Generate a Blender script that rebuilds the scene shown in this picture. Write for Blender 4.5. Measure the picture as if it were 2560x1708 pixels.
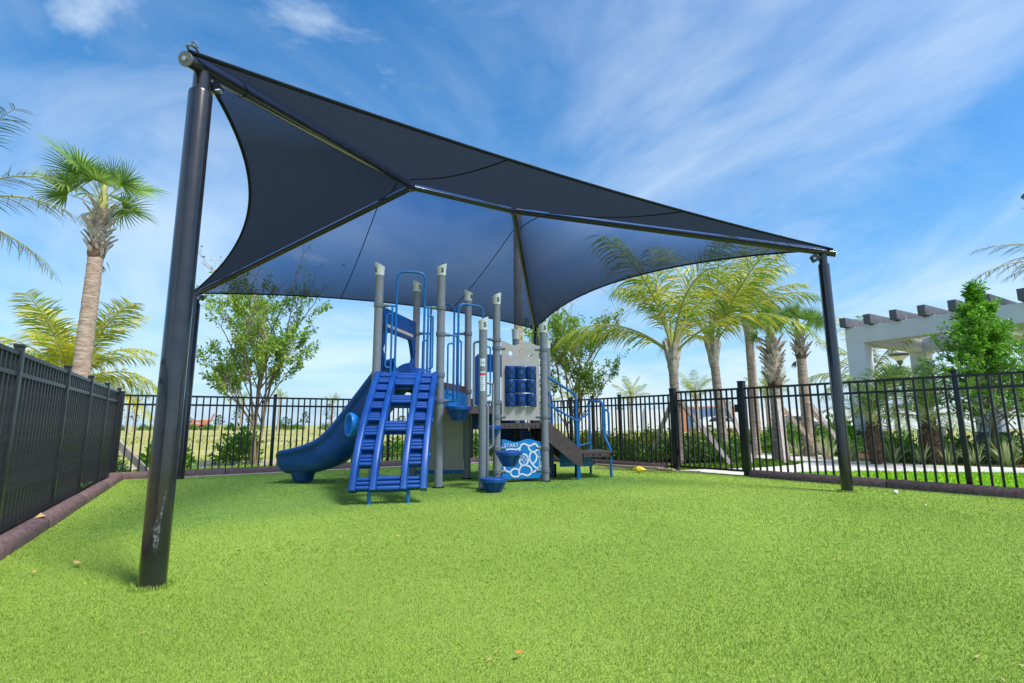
import bpy, bmesh, math, random
import numpy as np
from mathutils import Vector, Matrix
R = math.radians
PI = math.pi
for o in list(bpy.data.objects):
    bpy.data.objects.remove(o)
scene = bpy.context.scene
COL = scene.collection

# ------------------------------------------------------------------ camera
cam_data = bpy.data.cameras.new('camera')
cam = bpy.data.objects.new('camera', cam_data)
COL.objects.link(cam)
cam_data.sensor_width = 36.0
cam_data.lens = 18.0
cam_data.clip_start = 0.05
cam_data.clip_end = 3000
cam.location = (0, 0, 0.95)
cam.rotation_mode = 'QUATERNION'
cam.rotation_quaternion = (Matrix.Rotation(R(90 + 9.09), 4, 'X') @ Matrix.Rotation(R(-0.33), 4, 'Z')).to_quaternion()
scene.camera = cam

# ------------------------------------------------------------------ light
SUN_EL, SUN_AZ = R(58), math.atan2(0.80, -0.60)          # azimuth from +Y towards +X
sun_dir = Vector((math.sin(SUN_AZ) * math.cos(SUN_EL), math.cos(SUN_AZ) * math.cos(SUN_EL), math.sin(SUN_EL)))
sd = bpy.data.lights.new('sun', 'SUN')
sd.energy = 2.2
sd.angle = R(13)
sd.color = (1.0, 0.95, 0.86)
sun = bpy.data.objects.new('sun', sd)
COL.objects.link(sun)
sun.location = (20, -20, 40)
sun.rotation_mode = 'QUATERNION'
sun.rotation_quaternion = (-sun_dir).to_track_quat('-Z', 'Y')

world = bpy.data.worlds.new('World')
scene.world = world
world.use_nodes = True


def sky_world():
    nt = world.node_tree
    N, L = nt.nodes, nt.links
    N.clear()
    out = N.new('ShaderNodeOutputWorld')
    bg = N.new('ShaderNodeBackground')
    bg.inputs['Strength'].default_value = 0.095
    sky = N.new('ShaderNodeTexSky')
    sky.sky_type = 'NISHITA'
    sky.sun_disc = False
    sky.sun_elevation = SUN_EL
    sky.sun_rotation = SUN_AZ
    sky.air_density = 1.0
    sky.dust_density = 1.2
    sky.ozone_density = 2.5
    hsv = N.new('ShaderNodeHueSaturation')
    hsv.inputs['Saturation'].default_value = 1.44
    hsv.inputs['Hue'].default_value = 0.497
    hsv.inputs['Value'].default_value = 0.85
    L.new(sky.outputs[0], hsv.inputs['Color'])
    # clouds on a flat layer overhead: direction / (height + small)
    tc = N.new('ShaderNodeTexCoord')
    sep = N.new('ShaderNodeSeparateXYZ')
    L.new(tc.outputs['Generated'], sep.inputs[0])

    def math_(op, a, b=None, clamp=False):
        m = N.new('ShaderNodeMath')
        m.operation = op
        m.use_clamp = clamp
        for i, v in enumerate((a, b)):
            if v is None:
                continue
            if isinstance(v, (int, float)):
                m.inputs[i].default_value = v
            else:
                L.new(v, m.inputs[i])
        return m.outputs[0]
    zz = math_('ADD', math_('MAXIMUM', sep.outputs['Z'], 0.0), 0.16)
    px = math_('DIVIDE', sep.outputs['X'], zz)
    py = math_('DIVIDE', sep.outputs['Y'], zz)
    comb = N.new('ShaderNodeCombineXYZ')
    L.new(px, comb.inputs[0])
    L.new(py, comb.inputs[1])

    def noise(scale, detail, rough, dist, loc, rot, sc):
        mp = N.new('ShaderNodeMapping')
        mp.inputs['Location'].default_value = loc
        mp.inputs['Rotation'].default_value = (0, 0, R(rot))
        mp.inputs['Scale'].default_value = sc
        L.new(comb.outputs[0], mp.inputs[0])
        n = N.new('ShaderNodeTexNoise')
        n.inputs['Scale'].default_value = scale
        n.inputs['Detail'].default_value = detail
        n.inputs['Roughness'].default_value = rough
        n.inputs['Distortion'].default_value = dist
        L.new(mp.outputs[0], n.inputs['Vector'])
        return n.outputs['Fac']

    def ramp(fac, stops):
        r = N.new('ShaderNodeValToRGB')
        r.color_ramp.interpolation = 'EASE'
        while len(r.color_ramp.elements) < len(stops):
            r.color_ramp.elements.new(0.5)
        for e, (p, v) in zip(r.color_ramp.elements, stops):
            e.position = p
            e.color = (v, v, v, 1)
        L.new(fac, r.inputs[0])
        return r.outputs[0]
    veil = ramp(noise(0.75, 7.0, 0.58, 0.5, (16.145, 10.298, 0), 24, (1.0, 0.75, 1)), [(0.35, 0.0), (0.68, 0.78)])
    wisp = ramp(noise(1.3, 8.0, 0.60, 0.5, (11.072, 11.235, 0), -28, (0.7, 1.3, 1)), [(0.42, 0.0), (0.84, 0.5)])
    puff = ramp(noise(2.0, 8.0, 0.60, 0.3, (29.623, 18.983, 0), 10, (0.8, 1.0, 1)), [(0.56, 0.0), (0.78, 0.85)])
    m1 = math_('MAXIMUM', veil, wisp)
    m2 = math_('MAXIMUM', m1, puff, True)
    # air close to the horizon is milkier
    low = math_('POWER', math_('SUBTRACT', 1.0, math_('MAXIMUM', sep.outputs['Z'], 0.0), True), 5.0)
    haze = N.new('ShaderNodeMix')
    haze.data_type = 'RGBA'
    L.new(math_('MULTIPLY', low, 0.85), haze.inputs['Factor'])
    L.new(hsv.outputs[0], haze.inputs['A'])
    haze.inputs['B'].default_value = (1.45, 2.6, 3.75, 1)
    m3 = math_('MULTIPLY', m2, 0.76)
    mix = N.new('ShaderNodeMix')
    mix.data_type = 'RGBA'
    L.new(m3, mix.inputs['Factor'])
    L.new(haze.outputs['Result'], mix.inputs['A'])
    mix.inputs['B'].default_value = (3.5, 4.05, 4.55, 1)
    L.new(mix.outputs['Result'], bg.inputs['Color'])
    L.new(bg.outputs[0], out.inputs[0])


sky_world()
vs = scene.view_settings
vs.view_transform = 'Standard'
vs.look = 'None'
vs.gamma = 1.0
vs.exposure = 1.42
vs.use_curve_mapping = False
scene.cycles.max_bounces = 8
scene.cycles.transparent_max_bounces = 24
scene.cycles.use_denoising = True

# ------------------------------------------------------------------ materials
def new_mat(name):
    m = bpy.data.materials.new(name)
    m.use_nodes = True
    return m, m.node_tree.nodes, m.node_tree.links, m.node_tree.nodes['Principled BSDF']


def surf(name, c1, c2=None, scale=6.0, rough=0.6, spec=0.4, bump=0.0, bscale=60.0, metal=0.0, coat=0.0, detail=5.0,
         rvar=0.0, contrast=(0.35, 0.68), stretch=None, coords='Object'):
    m, N, L, b = new_mat(name)
    b.inputs['Roughness'].default_value = rough
    b.inputs['Specular IOR Level'].default_value = spec
    b.inputs['Metallic'].default_value = metal
    b.inputs['Coat Weight'].default_value = coat
    b.inputs['Coat Roughness'].default_value = 0.08
    tc = N.new('ShaderNodeTexCoord')
    vec = tc.outputs[coords]
    if stretch:
        mp = N.new('ShaderNodeMapping')
        mp.inputs['Scale'].default_value = stretch
        L.new(vec, mp.inputs[0])
        vec = mp.outputs[0]
    n = N.new('ShaderNodeTexNoise')
    n.inputs['Scale'].default_value = scale
    n.inputs['Detail'].default_value = detail
    n.inputs['Roughness'].default_value = 0.6
    L.new(vec, n.inputs['Vector'])
    r = N.new('ShaderNodeValToRGB')
    c2 = c2 or tuple(min(1, x * 1.25) for x in c1)
    r.color_ramp.elements[0].position, r.color_ramp.elements[1].position = contrast
    r.color_ramp.elements[0].color = (*c1, 1)
    r.color_ramp.elements[1].color = (*c2, 1)
    L.new(n.outputs['Fac'], r.inputs[0])
    L.new(r.outputs[0], b.inputs['Base Color'])
    if rvar:
        mr = N.new('ShaderNodeMapRange')
        mr.inputs['To Min'].default_value = max(0.02, rough - rvar)
        mr.inputs['To Max'].default_value = min(1, rough + rvar)
        L.new(n.outputs['Fac'], mr.inputs['Value'])
        L.new(mr.outputs[0], b.inputs['Roughness'])
    if bump:
        n2 = N.new('ShaderNodeTexNoise')
        n2.inputs['Scale'].default_value = bscale
        n2.inputs['Detail'].default_value = 4
        L.new(vec, n2.inputs['Vector'])
        bp = N.new('ShaderNodeBump')
        bp.inputs['Strength'].default_value = bump
        bp.inputs['Distance'].default_value = 0.01
        L.new(n2.outputs['Fac'], bp.inputs['Height'])
        L.new(bp.outputs[0], b.inputs['Normal'])
    return m


def foliage(name, stops, trans=0.35, rough=0.5, spec=0.3, patch=None):
    """leaf material: each leaf (mesh island) takes its own colour along the stops; partly translucent"""
    m, N, L, b = new_mat(name)
    g = N.new('ShaderNodeNewGeometry')
    r = N.new('ShaderNodeValToRGB')
    while len(r.color_ramp.elements) < len(stops):
        r.color_ramp.elements.new(0.5)
    for e, (p, c) in zip(r.color_ramp.elements, stops):
        e.position = p
        e.color = (*c, 1)
    fac = g.outputs['Random Per Island']
    if patch:
        tc = N.new('ShaderNodeTexCoord')
        n = N.new('ShaderNodeTexNoise')
        n.inputs['Scale'].default_value = patch
        n.inputs['Detail'].default_value = 3
        L.new(tc.outputs['Object'], n.inputs['Vector'])
        mr = N.new('ShaderNodeMapRange')
        mr.inputs['From Min'].default_value = 0.3
        mr.inputs['From Max'].default_value = 0.7
        L.new(n.outputs['Fac'], mr.inputs['Value'])
        mm = N.new('ShaderNodeMix')
        mm.inputs['Factor'].default_value = 0.35
        L.new(fac, mm.inputs['A'])
        L.new(mr.outputs[0], mm.inputs['B'])
        fac = mm.outputs['Result']
    L.new(fac, r.inputs[0])
    L.new(r.outputs[0], b.inputs['Base Color'])
    b.inputs['Roughness'].default_value = rough
    b.inputs['Specular IOR Level'].default_value = spec
    t = N.new('ShaderNodeBsdfTranslucent')
    L.new(r.outputs[0], t.inputs['Color'])
    mx = N.new('ShaderNodeMixShader')
    mx.inputs[0].default_value = trans
    L.new(b.outputs[0], mx.inputs[1])
    L.new(t.outputs[0], mx.inputs[2])
    L.new(mx.outputs[0], N['Material Output'].inputs['Surface'])
    return m


M = {}
M['black_paint'] = surf('black_gloss_paint', (0.010, 0.011, 0.013), (0.018, 0.019, 0.022), 9, 0.16, 0.5, 0.015, 60, coat=0.6, rvar=0.04)
M['fence_paint'] = surf('black_fence_paint', (0.012, 0.014, 0.018), (0.021, 0.024, 0.029), 20, 0.32, 0.38, 0.04, 150)
M['grey_post'] = surf('grey_powder_coat', (0.20, 0.205, 0.215), (0.235, 0.24, 0.25), 14, 0.42, 0.4, 0.03, 200)
M['grey_dark'] = surf('grey_collar_paint', (0.15, 0.155, 0.165), (0.18, 0.185, 0.195), 14, 0.4, 0.4)
M['cap'] = surf('ivory_plastic', (0.62, 0.63, 0.58), (0.72, 0.73, 0.68), 12, 0.5, 0.35)
M['blue_tube'] = surf('blue_powder_coat', (0.006, 0.125, 0.36), (0.010, 0.155, 0.42), 10, 0.36, 0.45, 0.02, 150)
M['blue_plastic'] = surf('royal_blue_plastic', (0.002, 0.050, 0.225), (0.006, 0.082, 0.315), 3.5, 0.36, 0.45, 0.05, 120, rvar=0.12)
M['navy_plastic'] = surf('deep_blue_plastic', (0.004, 0.050, 0.20), (0.008, 0.068, 0.25), 7, 0.42, 0.4, 0.05, 120)
M['cyan_panel'] = surf('bright_blue_panel', (0.004, 0.190, 0.50), (0.008, 0.225, 0.56), 8, 0.45, 0.4)
M['cyan_ring'] = surf('light_blue_plastic', (0.008, 0.22, 0.66), (0.015, 0.28, 0.74), 8, 0.4, 0.4)
M['beige_panel'] = surf('warm_grey_panel', (0.44, 0.375, 0.325), (0.50, 0.435, 0.385), 5, 0.5, 0.35, 0.04, 120)
M['brown_deck'] = surf('brown_deck_coating', (0.080, 0.050, 0.043), (0.115, 0.080, 0.070), 16, 0.6, 0.3, 0.2, 220)
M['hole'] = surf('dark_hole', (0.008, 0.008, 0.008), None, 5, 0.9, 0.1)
M['white_print'] = surf('white_print', (0.74, 0.76, 0.76), (0.80, 0.81, 0.81), 9, 0.5, 0.3)
M['dark_print'] = surf('dark_print', (0.022, 0.030, 0.045), None, 9, 0.6, 0.2)
M['ink'] = surf('black_print', (0.02, 0.02, 0.022), None, 9, 0.6, 0.2)
M['red_print'] = surf('red_print', (0.62, 0.07, 0.05), None, 9, 0.5, 0.3)
M['rubber'] = surf('brown_rubber_border', (0.105, 0.062, 0.064), (0.185, 0.125, 0.125), 22, 0.75, 0.25, 0.5, 120)
M['concrete'] = surf('pale_concrete', (0.46, 0.45, 0.43), (0.60, 0.59, 0.57), 3.0, 0.85, 0.2, 0.25, 60, detail=8)
M['sand_strip'] = surf('pale_sandy_strip', (0.42, 0.37, 0.30), (0.55, 0.50, 0.42), 8, 0.9, 0.15, 0.4, 80)
M['mulch'] = surf('brown_mulch', (0.05, 0.028, 0.018), (0.14, 0.085, 0.055), 28, 0.95, 0.1, 1.0, 40)
M['white_wall'] = surf('pale_stucco', (0.68, 0.70, 0.76), (0.75, 0.77, 0.83), 1.2, 0.85, 0.2, 0.3, 160, detail=8)
M['grey_beam'] = surf('grey_painted_beam', (0.105, 0.110, 0.130), (0.135, 0.140, 0.160), 3.0, 0.6, 0.3, 0.05, 60)
M['slate'] = surf('dark_ledge_stone', (0.045, 0.050, 0.062), (0.13, 0.135, 0.15), 7.0, 0.8, 0.3, 0.8, 24)
M['bark_palm'] = surf('palm_trunk_bark', (0.26, 0.18, 0.14), (0.56, 0.46, 0.39), 5.0, 0.95, 0.1, 1.0, 20, detail=9, stretch=(1.2, 1.2, 6.0))
M['boot'] = surf('pale_leaf_base', (0.30, 0.24, 0.20), (0.62, 0.56, 0.50), 7.0, 0.9, 0.1, 0.7, 30, detail=7)
M['husk'] = surf('rusty_husk', (0.07, 0.045, 0.032), (0.24, 0.16, 0.11), 7.0, 0.95, 0.1, 0.8, 26)
M['bark_tree'] = surf('smooth_tan_bark', (0.20, 0.13, 0.10), (0.42, 0.31, 0.25), 6.0, 0.85, 0.15, 0.5, 30, stretch=(1, 1, 0.35))
M['wood'] = surf('pale_sawn_wood', (0.36, 0.27, 0.19), (0.55, 0.45, 0.34), 4.0, 0.85, 0.15, 0.35, 40, stretch=(8, 8, 0.6))
M['wood_grey'] = surf('weathered_brace_wood', (0.30, 0.26, 0.25), (0.52, 0.47, 0.46), 4.0, 0.9, 0.1, 0.35, 40, stretch=(6, 6, 0.6))
M['yellow'] = surf('yellow_plastic_film', (0.70, 0.50, 0.02), (0.82, 0.62, 0.05), 10, 0.4, 0.4)
M['orange_paint'] = surf('orange_machine_paint', (0.52, 0.19, 0.10), (0.60, 0.25, 0.14), 4, 0.5, 0.4)
M['tyre'] = surf('black_tyre', (0.015, 0.015, 0.016), (0.03, 0.03, 0.03), 12, 0.85, 0.2)
M['container_blue'] = surf('blue_container_paint', (0.12, 0.20, 0.34), (0.17, 0.25, 0.40), 1.5, 0.6, 0.3, stretch=(1, 1, 1))
M['glass_dark'] = surf('dark_glass', (0.02, 0.025, 0.03), None, 3, 0.08, 0.5)
M['car_white'] = surf('white_car_paint', (0.62, 0.63, 0.65), None, 3, 0.25, 0.5, coat=0.4)
M['lamp_metal'] = surf('grey_lamp_metal', (0.10, 0.105, 0.12), (0.13, 0.135, 0.15), 6, 0.45, 0.4)
M['leaf_dry'] = surf('dry_leaf', (0.34, 0.20, 0.09), (0.55, 0.38, 0.20), 30, 0.8, 0.2)
M['leaf_orange'] = surf('orange_leaf', (0.42, 0.13, 0.03), (0.58, 0.26, 0.06), 30, 0.8, 0.2)
M['paper'] = surf('white_paper', (0.76, 0.77, 0.80), None, 8, 0.7, 0.2)
M['far_haze_leaf'] = foliage('distant_tree_leaf', [(0.0, (0.06, 0.10, 0.05)), (1.0, (0.13, 0.18, 0.09))], 0.25, 0.7)
M['scrape'] = surf('scraped_paint', (0.02, 0.022, 0.025), (0.15, 0.16, 0.17), 60, 0.6, 0.3, contrast=(.40, .62))
M['steel'] = surf('galvanised_steel', (0.42, 0.43, 0.44), (0.52, 0.53, 0.54), 12, 0.35, 0.5, metal=0.8)

M['crape_leaf'] = foliage('crape_leaf', [(0.0, (0.12, 0.27, 0.035)), (0.55, (0.25, 0.44, 0.06)), (0.85, (0.40, 0.50, 0.08)), (1.0, (0.58, 0.38, 0.07))], 0.4, 0.5, patch=0.9)
M['tree_leaf'] = foliage('bright_tree_leaf', [(0.0, (0.07, 0.22, 0.018)), (0.6, (0.17, 0.42, 0.03)), (1.0, (0.28, 0.56, 0.05))], 0.4, 0.42, patch=1.1)
M['fan_leaf'] = foliage('fan_palm_leaf', [(0.0, (0.08, 0.18, 0.04)), (0.7, (0.18, 0.32, 0.06)), (1.0, (0.30, 0.44, 0.09))], 0.35, 0.45)
M['coco_leaf'] = foliage('coconut_leaf', [(0.0, (0.12, 0.24, 0.03)), (0.5, (0.27, 0.38, 0.04)), (0.8, (0.46, 0.48, 0.05)), (1.0, (0.70, 0.50, 0.05))], 0.38, 0.4)
M['coco_gold'] = foliage('golden_coconut_leaf', [(0.0, (0.16, 0.30, 0.03)), (0.45, (0.36, 0.44, 0.04)), (1.0, (0.68, 0.54, 0.04))], 0.42, 0.4)
M['coco_rib'] = surf('yellow_green_midrib', (0.30, 0.32, 0.09), (0.42, 0.40, 0.14), 5, 0.5, 0.3)
M['thin_leaf'] = foliage('feathery_palm_leaf', [(0.0, (0.06, 0.10, 0.05)), (0.6, (0.11, 0.17, 0.06)), (1.0, (0.24, 0.17, 0.10))], 0.3, 0.5)
M['date_leaf'] = foliage('date_palm_leaf', [(0.0, (0.06, 0.14, 0.04)), (1.0, (0.16, 0.27, 0.07))], 0.3, 0.45)
M['shrub_leaf'] = foliage('shrub_leaf', [(0.0, (0.06, 0.18, 0.02)), (0.7, (0.16, 0.36, 0.04)), (1.0, (0.28, 0.46, 0.07))], 0.35, 0.45, patch=2.0)
M['hedge_leaf'] = foliage('yellow_hedge_leaf', [(0.0, (0.10, 0.22, 0.03)), (0.5, (0.30, 0.40, 0.05)), (1.0, (0.66, 0.58, 0.08))], 0.35, 0.45, patch=1.5)
M['dark_hedge_leaf'] = foliage('dark_hedge_leaf', [(0.0, (0.06, 0.16, 0.03)), (1.0, (0.17, 0.33, 0.05))], 0.3, 0.45)
M['lily_leaf'] = foliage('variegated_leaf', [(0.0, (0.16, 0.26, 0.07)), (0.5, (0.38, 0.45, 0.18)), (1.0, (0.62, 0.64, 0.38))], 0.3, 0.45)
M['lawn_blade'] = foliage('lawn_blade', [(0.0, (0.14, 0.33, 0.012)), (0.6, (0.26, 0.52, 0.018)), (1.0, (0.40, 0.62, 0.05))], 0.35, 0.6)
M['turf_blade'] = foliage('turf_blade', [(0.0, (0.215, 0.34, 0.050)), (0.45, (0.280, 0.42, 0.070)), (0.85, (0.345, 0.485, 0.096)), (1.0, (0.45, 0.55, 0.18))], 0.30, 0.5, 0.25, patch=0.55)
M['dry_blade'] = foliage('dry_field_blade', [(0.0, (0.13, 0.19, 0.04)), (0.6, (0.27, 0.29, 0.08)), (1.0, (0.42, 0.38, 0.18))], 0.3, 0.7)


def turf_ground():
    m, N, L, b = new_mat('turf_backing')
    tc = N.new('ShaderNodeTexCoord')
    big = N.new('ShaderNodeTexNoise'); big.inputs['Scale'].default_value = 0.6; big.inputs['Detail'].default_value = 3
    fine = N.new('ShaderNodeTexNoise'); fine.inputs['Scale'].default_value = 130; fine.inputs['Detail'].default_value = 3
    for n in (big, fine):
        L.new(tc.outputs['Object'], n.inputs['Vector'])
    mx = N.new('ShaderNodeMix'); mx.inputs['Factor'].default_value = 0.6
    L.new(big.outputs['Fac'], mx.inputs['A']); L.new(fine.outputs['Fac'], mx.inputs['B'])
    r = N.new('ShaderNodeValToRGB')
    r.color_ramp.elements[0].position, r.color_ramp.elements[1].position = 0.36, 0.62
    r.color_ramp.elements[0].color = (0.19, 0.30, 0.043, 1)
    r.color_ramp.elements[1].color = (0.295, 0.435, 0.074, 1)
    L.new(mx.outputs['Result'], r.inputs[0])
    L.new(r.outputs[0], b.inputs['Base Color'])
    b.inputs['Roughness'].default_value = 0.75
    b.inputs['Specular IOR Level'].default_value = 0.15
    bp = N.new('ShaderNodeBump'); bp.inputs['Strength'].default_value = 0.9; bp.inputs['Distance'].default_value = 0.02
    L.new(fine.outputs['Fac'], bp.inputs['Height']); L.new(bp.outputs[0], b.inputs['Normal'])
    return m


def field_ground():
    m, N, L, b = new_mat('dry_field')
    tc = N.new('ShaderNodeTexCoord')

    def nz(s, d, st=(1, 1, 1)):
        mp = N.new('ShaderNodeMapping'); mp.inputs['Scale'].default_value = st
        L.new(tc.outputs['Object'], mp.inputs[0])
        n = N.new('ShaderNodeTexNoise'); n.inputs['Scale'].default_value = s; n.inputs['Detail'].default_value = d
        L.new(mp.outputs[0], n.inputs['Vector'])
        return n.outputs['Fac']
    r = N.new('ShaderNodeValToRGB')
    for _ in range(2):
        r.color_ramp.elements.new(0.5)
    for e, (p, c) in zip(r.color_ramp.elements, [(0.30, (0.17, 0.22, 0.045)), (0.47, (0.29, 0.31, 0.08)), (0.55, (0.38, 0.34, 0.16)), (0.64, (0.50, 0.41, 0.31))]):
        e.position = p; e.color = (*c, 1)
    mx = N.new('ShaderNodeMix'); mx.inputs['Factor'].default_value = 0.35
    L.new(nz(0.09, 6, (0.6, 1.6, 1)), mx.inputs['A']); L.new(nz(2.5, 6), mx.inputs['B'])
    L.new(mx.outputs['Result'], r.inputs[0])
    L.new(r.outputs[0], b.inputs['Base Color'])
    b.inputs['Roughness'].default_value = 0.95
    b.inputs['Specular IOR Level'].default_value = 0.1
    return m


M['turf'] = turf_ground()
M['field'] = field_ground()
M['lawn'] = surf('lawn_soil_green', (0.15, 0.34, 0.015), (0.27, 0.50, 0.03), 30, 0.9, 0.1, 0.8, 90)
M['dirt'] = surf('pale_dirt', (0.36, 0.26, 0.20), (0.56, 0.46, 0.38), 1.6, 0.95, 0.1, 0.6, 20, detail=8)


def fabric_mat():
    """open-knit shade cloth: lets some light straight through its holes, less when looked at along the cloth"""
    m, N, L, b = new_mat('navy_shade_cloth')
    tc = N.new('ShaderNodeTexCoord')
    n = N.new('ShaderNodeTexNoise'); n.inputs['Scale'].default_value = 70; n.inputs['Detail'].default_value = 4
    mp = N.new('ShaderNodeMapping'); mp.inputs['Scale'].default_value = (1, 1, 1)
    L.new(tc.outputs['Object'], mp.inputs[0]); L.new(mp.outputs[0], n.inputs['Vector'])
    lw = N.new('ShaderNodeLayerWeight'); lw.inputs['Blend'].default_value = 0.5
    # holes of a thick knit close up as the cloth is seen more along its surface
    opn = N.new('ShaderNodeMapRange')
    opn.inputs['From Min'].default_value = 0.60; opn.inputs['From Max'].default_value = 0.0
    opn.inputs['To Min'].default_value = 0.0; opn.inputs['To Max'].default_value = 0.95
    L.new(lw.outputs['Facing'], opn.inputs['Value'])
    mr = N.new('ShaderNodeMapRange')
    mr.inputs['From Min'].default_value = 0.3; mr.inputs['From Max'].default_value = 0.7
    mr.inputs['To Min'].default_value = 0.82; mr.inputs['To Max'].default_value = 1.18
    L.new(n.outputs['Fac'], mr.inputs['Value'])
    op = N.new('ShaderNodeMath'); op.operation = 'MULTIPLY'
    L.new(opn.outputs[0], op.inputs[0]); L.new(mr.outputs[0], op.inputs[1])
    tr = N.new('ShaderNodeBsdfTransparent'); tr.inputs['Color'].default_value = (0.63, 0.75, 1.0, 1)
    tl = N.new('ShaderNodeBsdfTranslucent'); tl.inputs['Color'].default_value = (0.016, 0.023, 0.046, 1)
    df = N.new('ShaderNodeBsdfDiffuse'); df.inputs['Color'].default_value = (0.062, 0.067, 0.084, 1)
    mp2 = N.new('ShaderNodeMapping'); mp2.inputs['Scale'].default_value = (30, 30, 14); mp2.inputs['Rotation'].default_value = (0, 0, R(31))
    L.new(tc.outputs['Object'], mp2.inputs[0])
    wv = N.new('ShaderNodeTexNoise'); wv.inputs['Scale'].default_value = 1.6; wv.inputs['Detail'].default_value = 6; wv.inputs['Roughness'].default_value = 0.75
    L.new(mp2.outputs[0], wv.inputs['Vector'])
    wr = N.new('ShaderNodeValToRGB')
    wr.color_ramp.elements[0].position, wr.color_ramp.elements[1].position = 0.34, 0.68
    wr.color_ramp.elements[0].color = (0.036, 0.045, 0.078, 1); wr.color_ramp.elements[1].color = (0.100, 0.115, 0.175, 1)
    L.new(wv.outputs['Fac'], wr.inputs[0]); L.new(wr.outputs[0], df.inputs['Color'])
    mx = N.new('ShaderNodeMixShader'); mx.inputs[0].default_value = 0.5
    L.new(df.outputs[0], mx.inputs[1]); L.new(tl.outputs[0], mx.inputs[2])
    fin = N.new('ShaderNodeMixShader')
    L.new(op.outputs[0], fin.inputs[0]); L.new(mx.outputs[0], fin.inputs[1]); L.new(tr.outputs[0], fin.inputs[2])
    L.new(fin.outputs[0], N['Material Output'].inputs['Surface'])
    return m


M['fabric'] = fabric_mat()
M['webbing'] = surf('dark_webbing', (0.012, 0.014, 0.022), (0.02, 0.023, 0.034), 40, 0.9, 0.1)


# ------------------------------------------------------------------ helpers
def V(*a):
    return Vector(a)


def tag(o, label=None, cat=None, group=None, kind=None):
    if label: o['label'] = label
    if cat: o['category'] = cat
    if group: o['group'] = group
    if kind: o['kind'] = kind
    return o


def empty(name, loc, label, cat, group=None):
    o = bpy.data.objects.new(name, None)
    COL.objects.link(o)
    o.location = loc
    o.empty_display_size = 0.2
    return tag(o, label, cat, group)


def put(name, me, mat=None, parent=None, matrix=None):
    """link mesh data as an object; matrix is in world space (parents only translate)"""
    if mat is not None and not me.materials:
        me.materials.append(mat)
    o = bpy.data.objects.new(name, me)
    COL.objects.link(o)
    if parent is not None:
        o.parent = parent
        if parent.type == 'EMPTY':
            o.matrix_parent_inverse = Matrix.Translation(-Vector(parent.location))
        elif parent.get('_base') is not None:
            o.matrix_parent_inverse = Matrix.Translation(-Vector(parent['_base']))
    if matrix is not None:
        o.matrix_basis = matrix
    return o


def smooth_path(pts, n=8, closed=False):
    """Catmull-Rom through the points"""
    P = [Vector(p) for p in pts]
    out = []
    m = len(P)
    for i in range(m if closed else m - 1):
        p1, p2 = P[i], P[(i + 1) % m]
        p0 = P[i - 1] if (i > 0 or closed) else p1 * 2 - p2
        p3 = P[(i + 2) % m] if (i + 2 < m or closed) else p2 * 2 - p1
        for k in range(n):
            t = k / n
            out.append(0.5 * ((2 * p1) + (p2 - p0) * t + (2 * p0 - 5 * p1 + 4 * p2 - p3) * t * t + (3 * p1 - p0 - 3 * p2 + p3) * t ** 3))
    if not closed:
        out.append(P[-1])
    return out


def round_path(pts, r, n=5):
    """polyline with corners rounded by radius r"""
    P = [Vector(p) for p in pts]
    out = [P[0]]
    for i in range(1, len(P) - 1):
        a, b, c = P[i - 1], P[i], P[i + 1]
        u, v = (a - b), (c - b)
        d = min(r, u.length * 0.49, v.length * 0.49)
        p, q = b + u.normalized() * d, b + v.normalized() * d
        for k in range(n + 1):
            t = k / n
            out.append(p * (1 - t) ** 2 + b * 2 * t * (1 - t) + q * t * t)
    out.append(P[-1])
    return out


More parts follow.
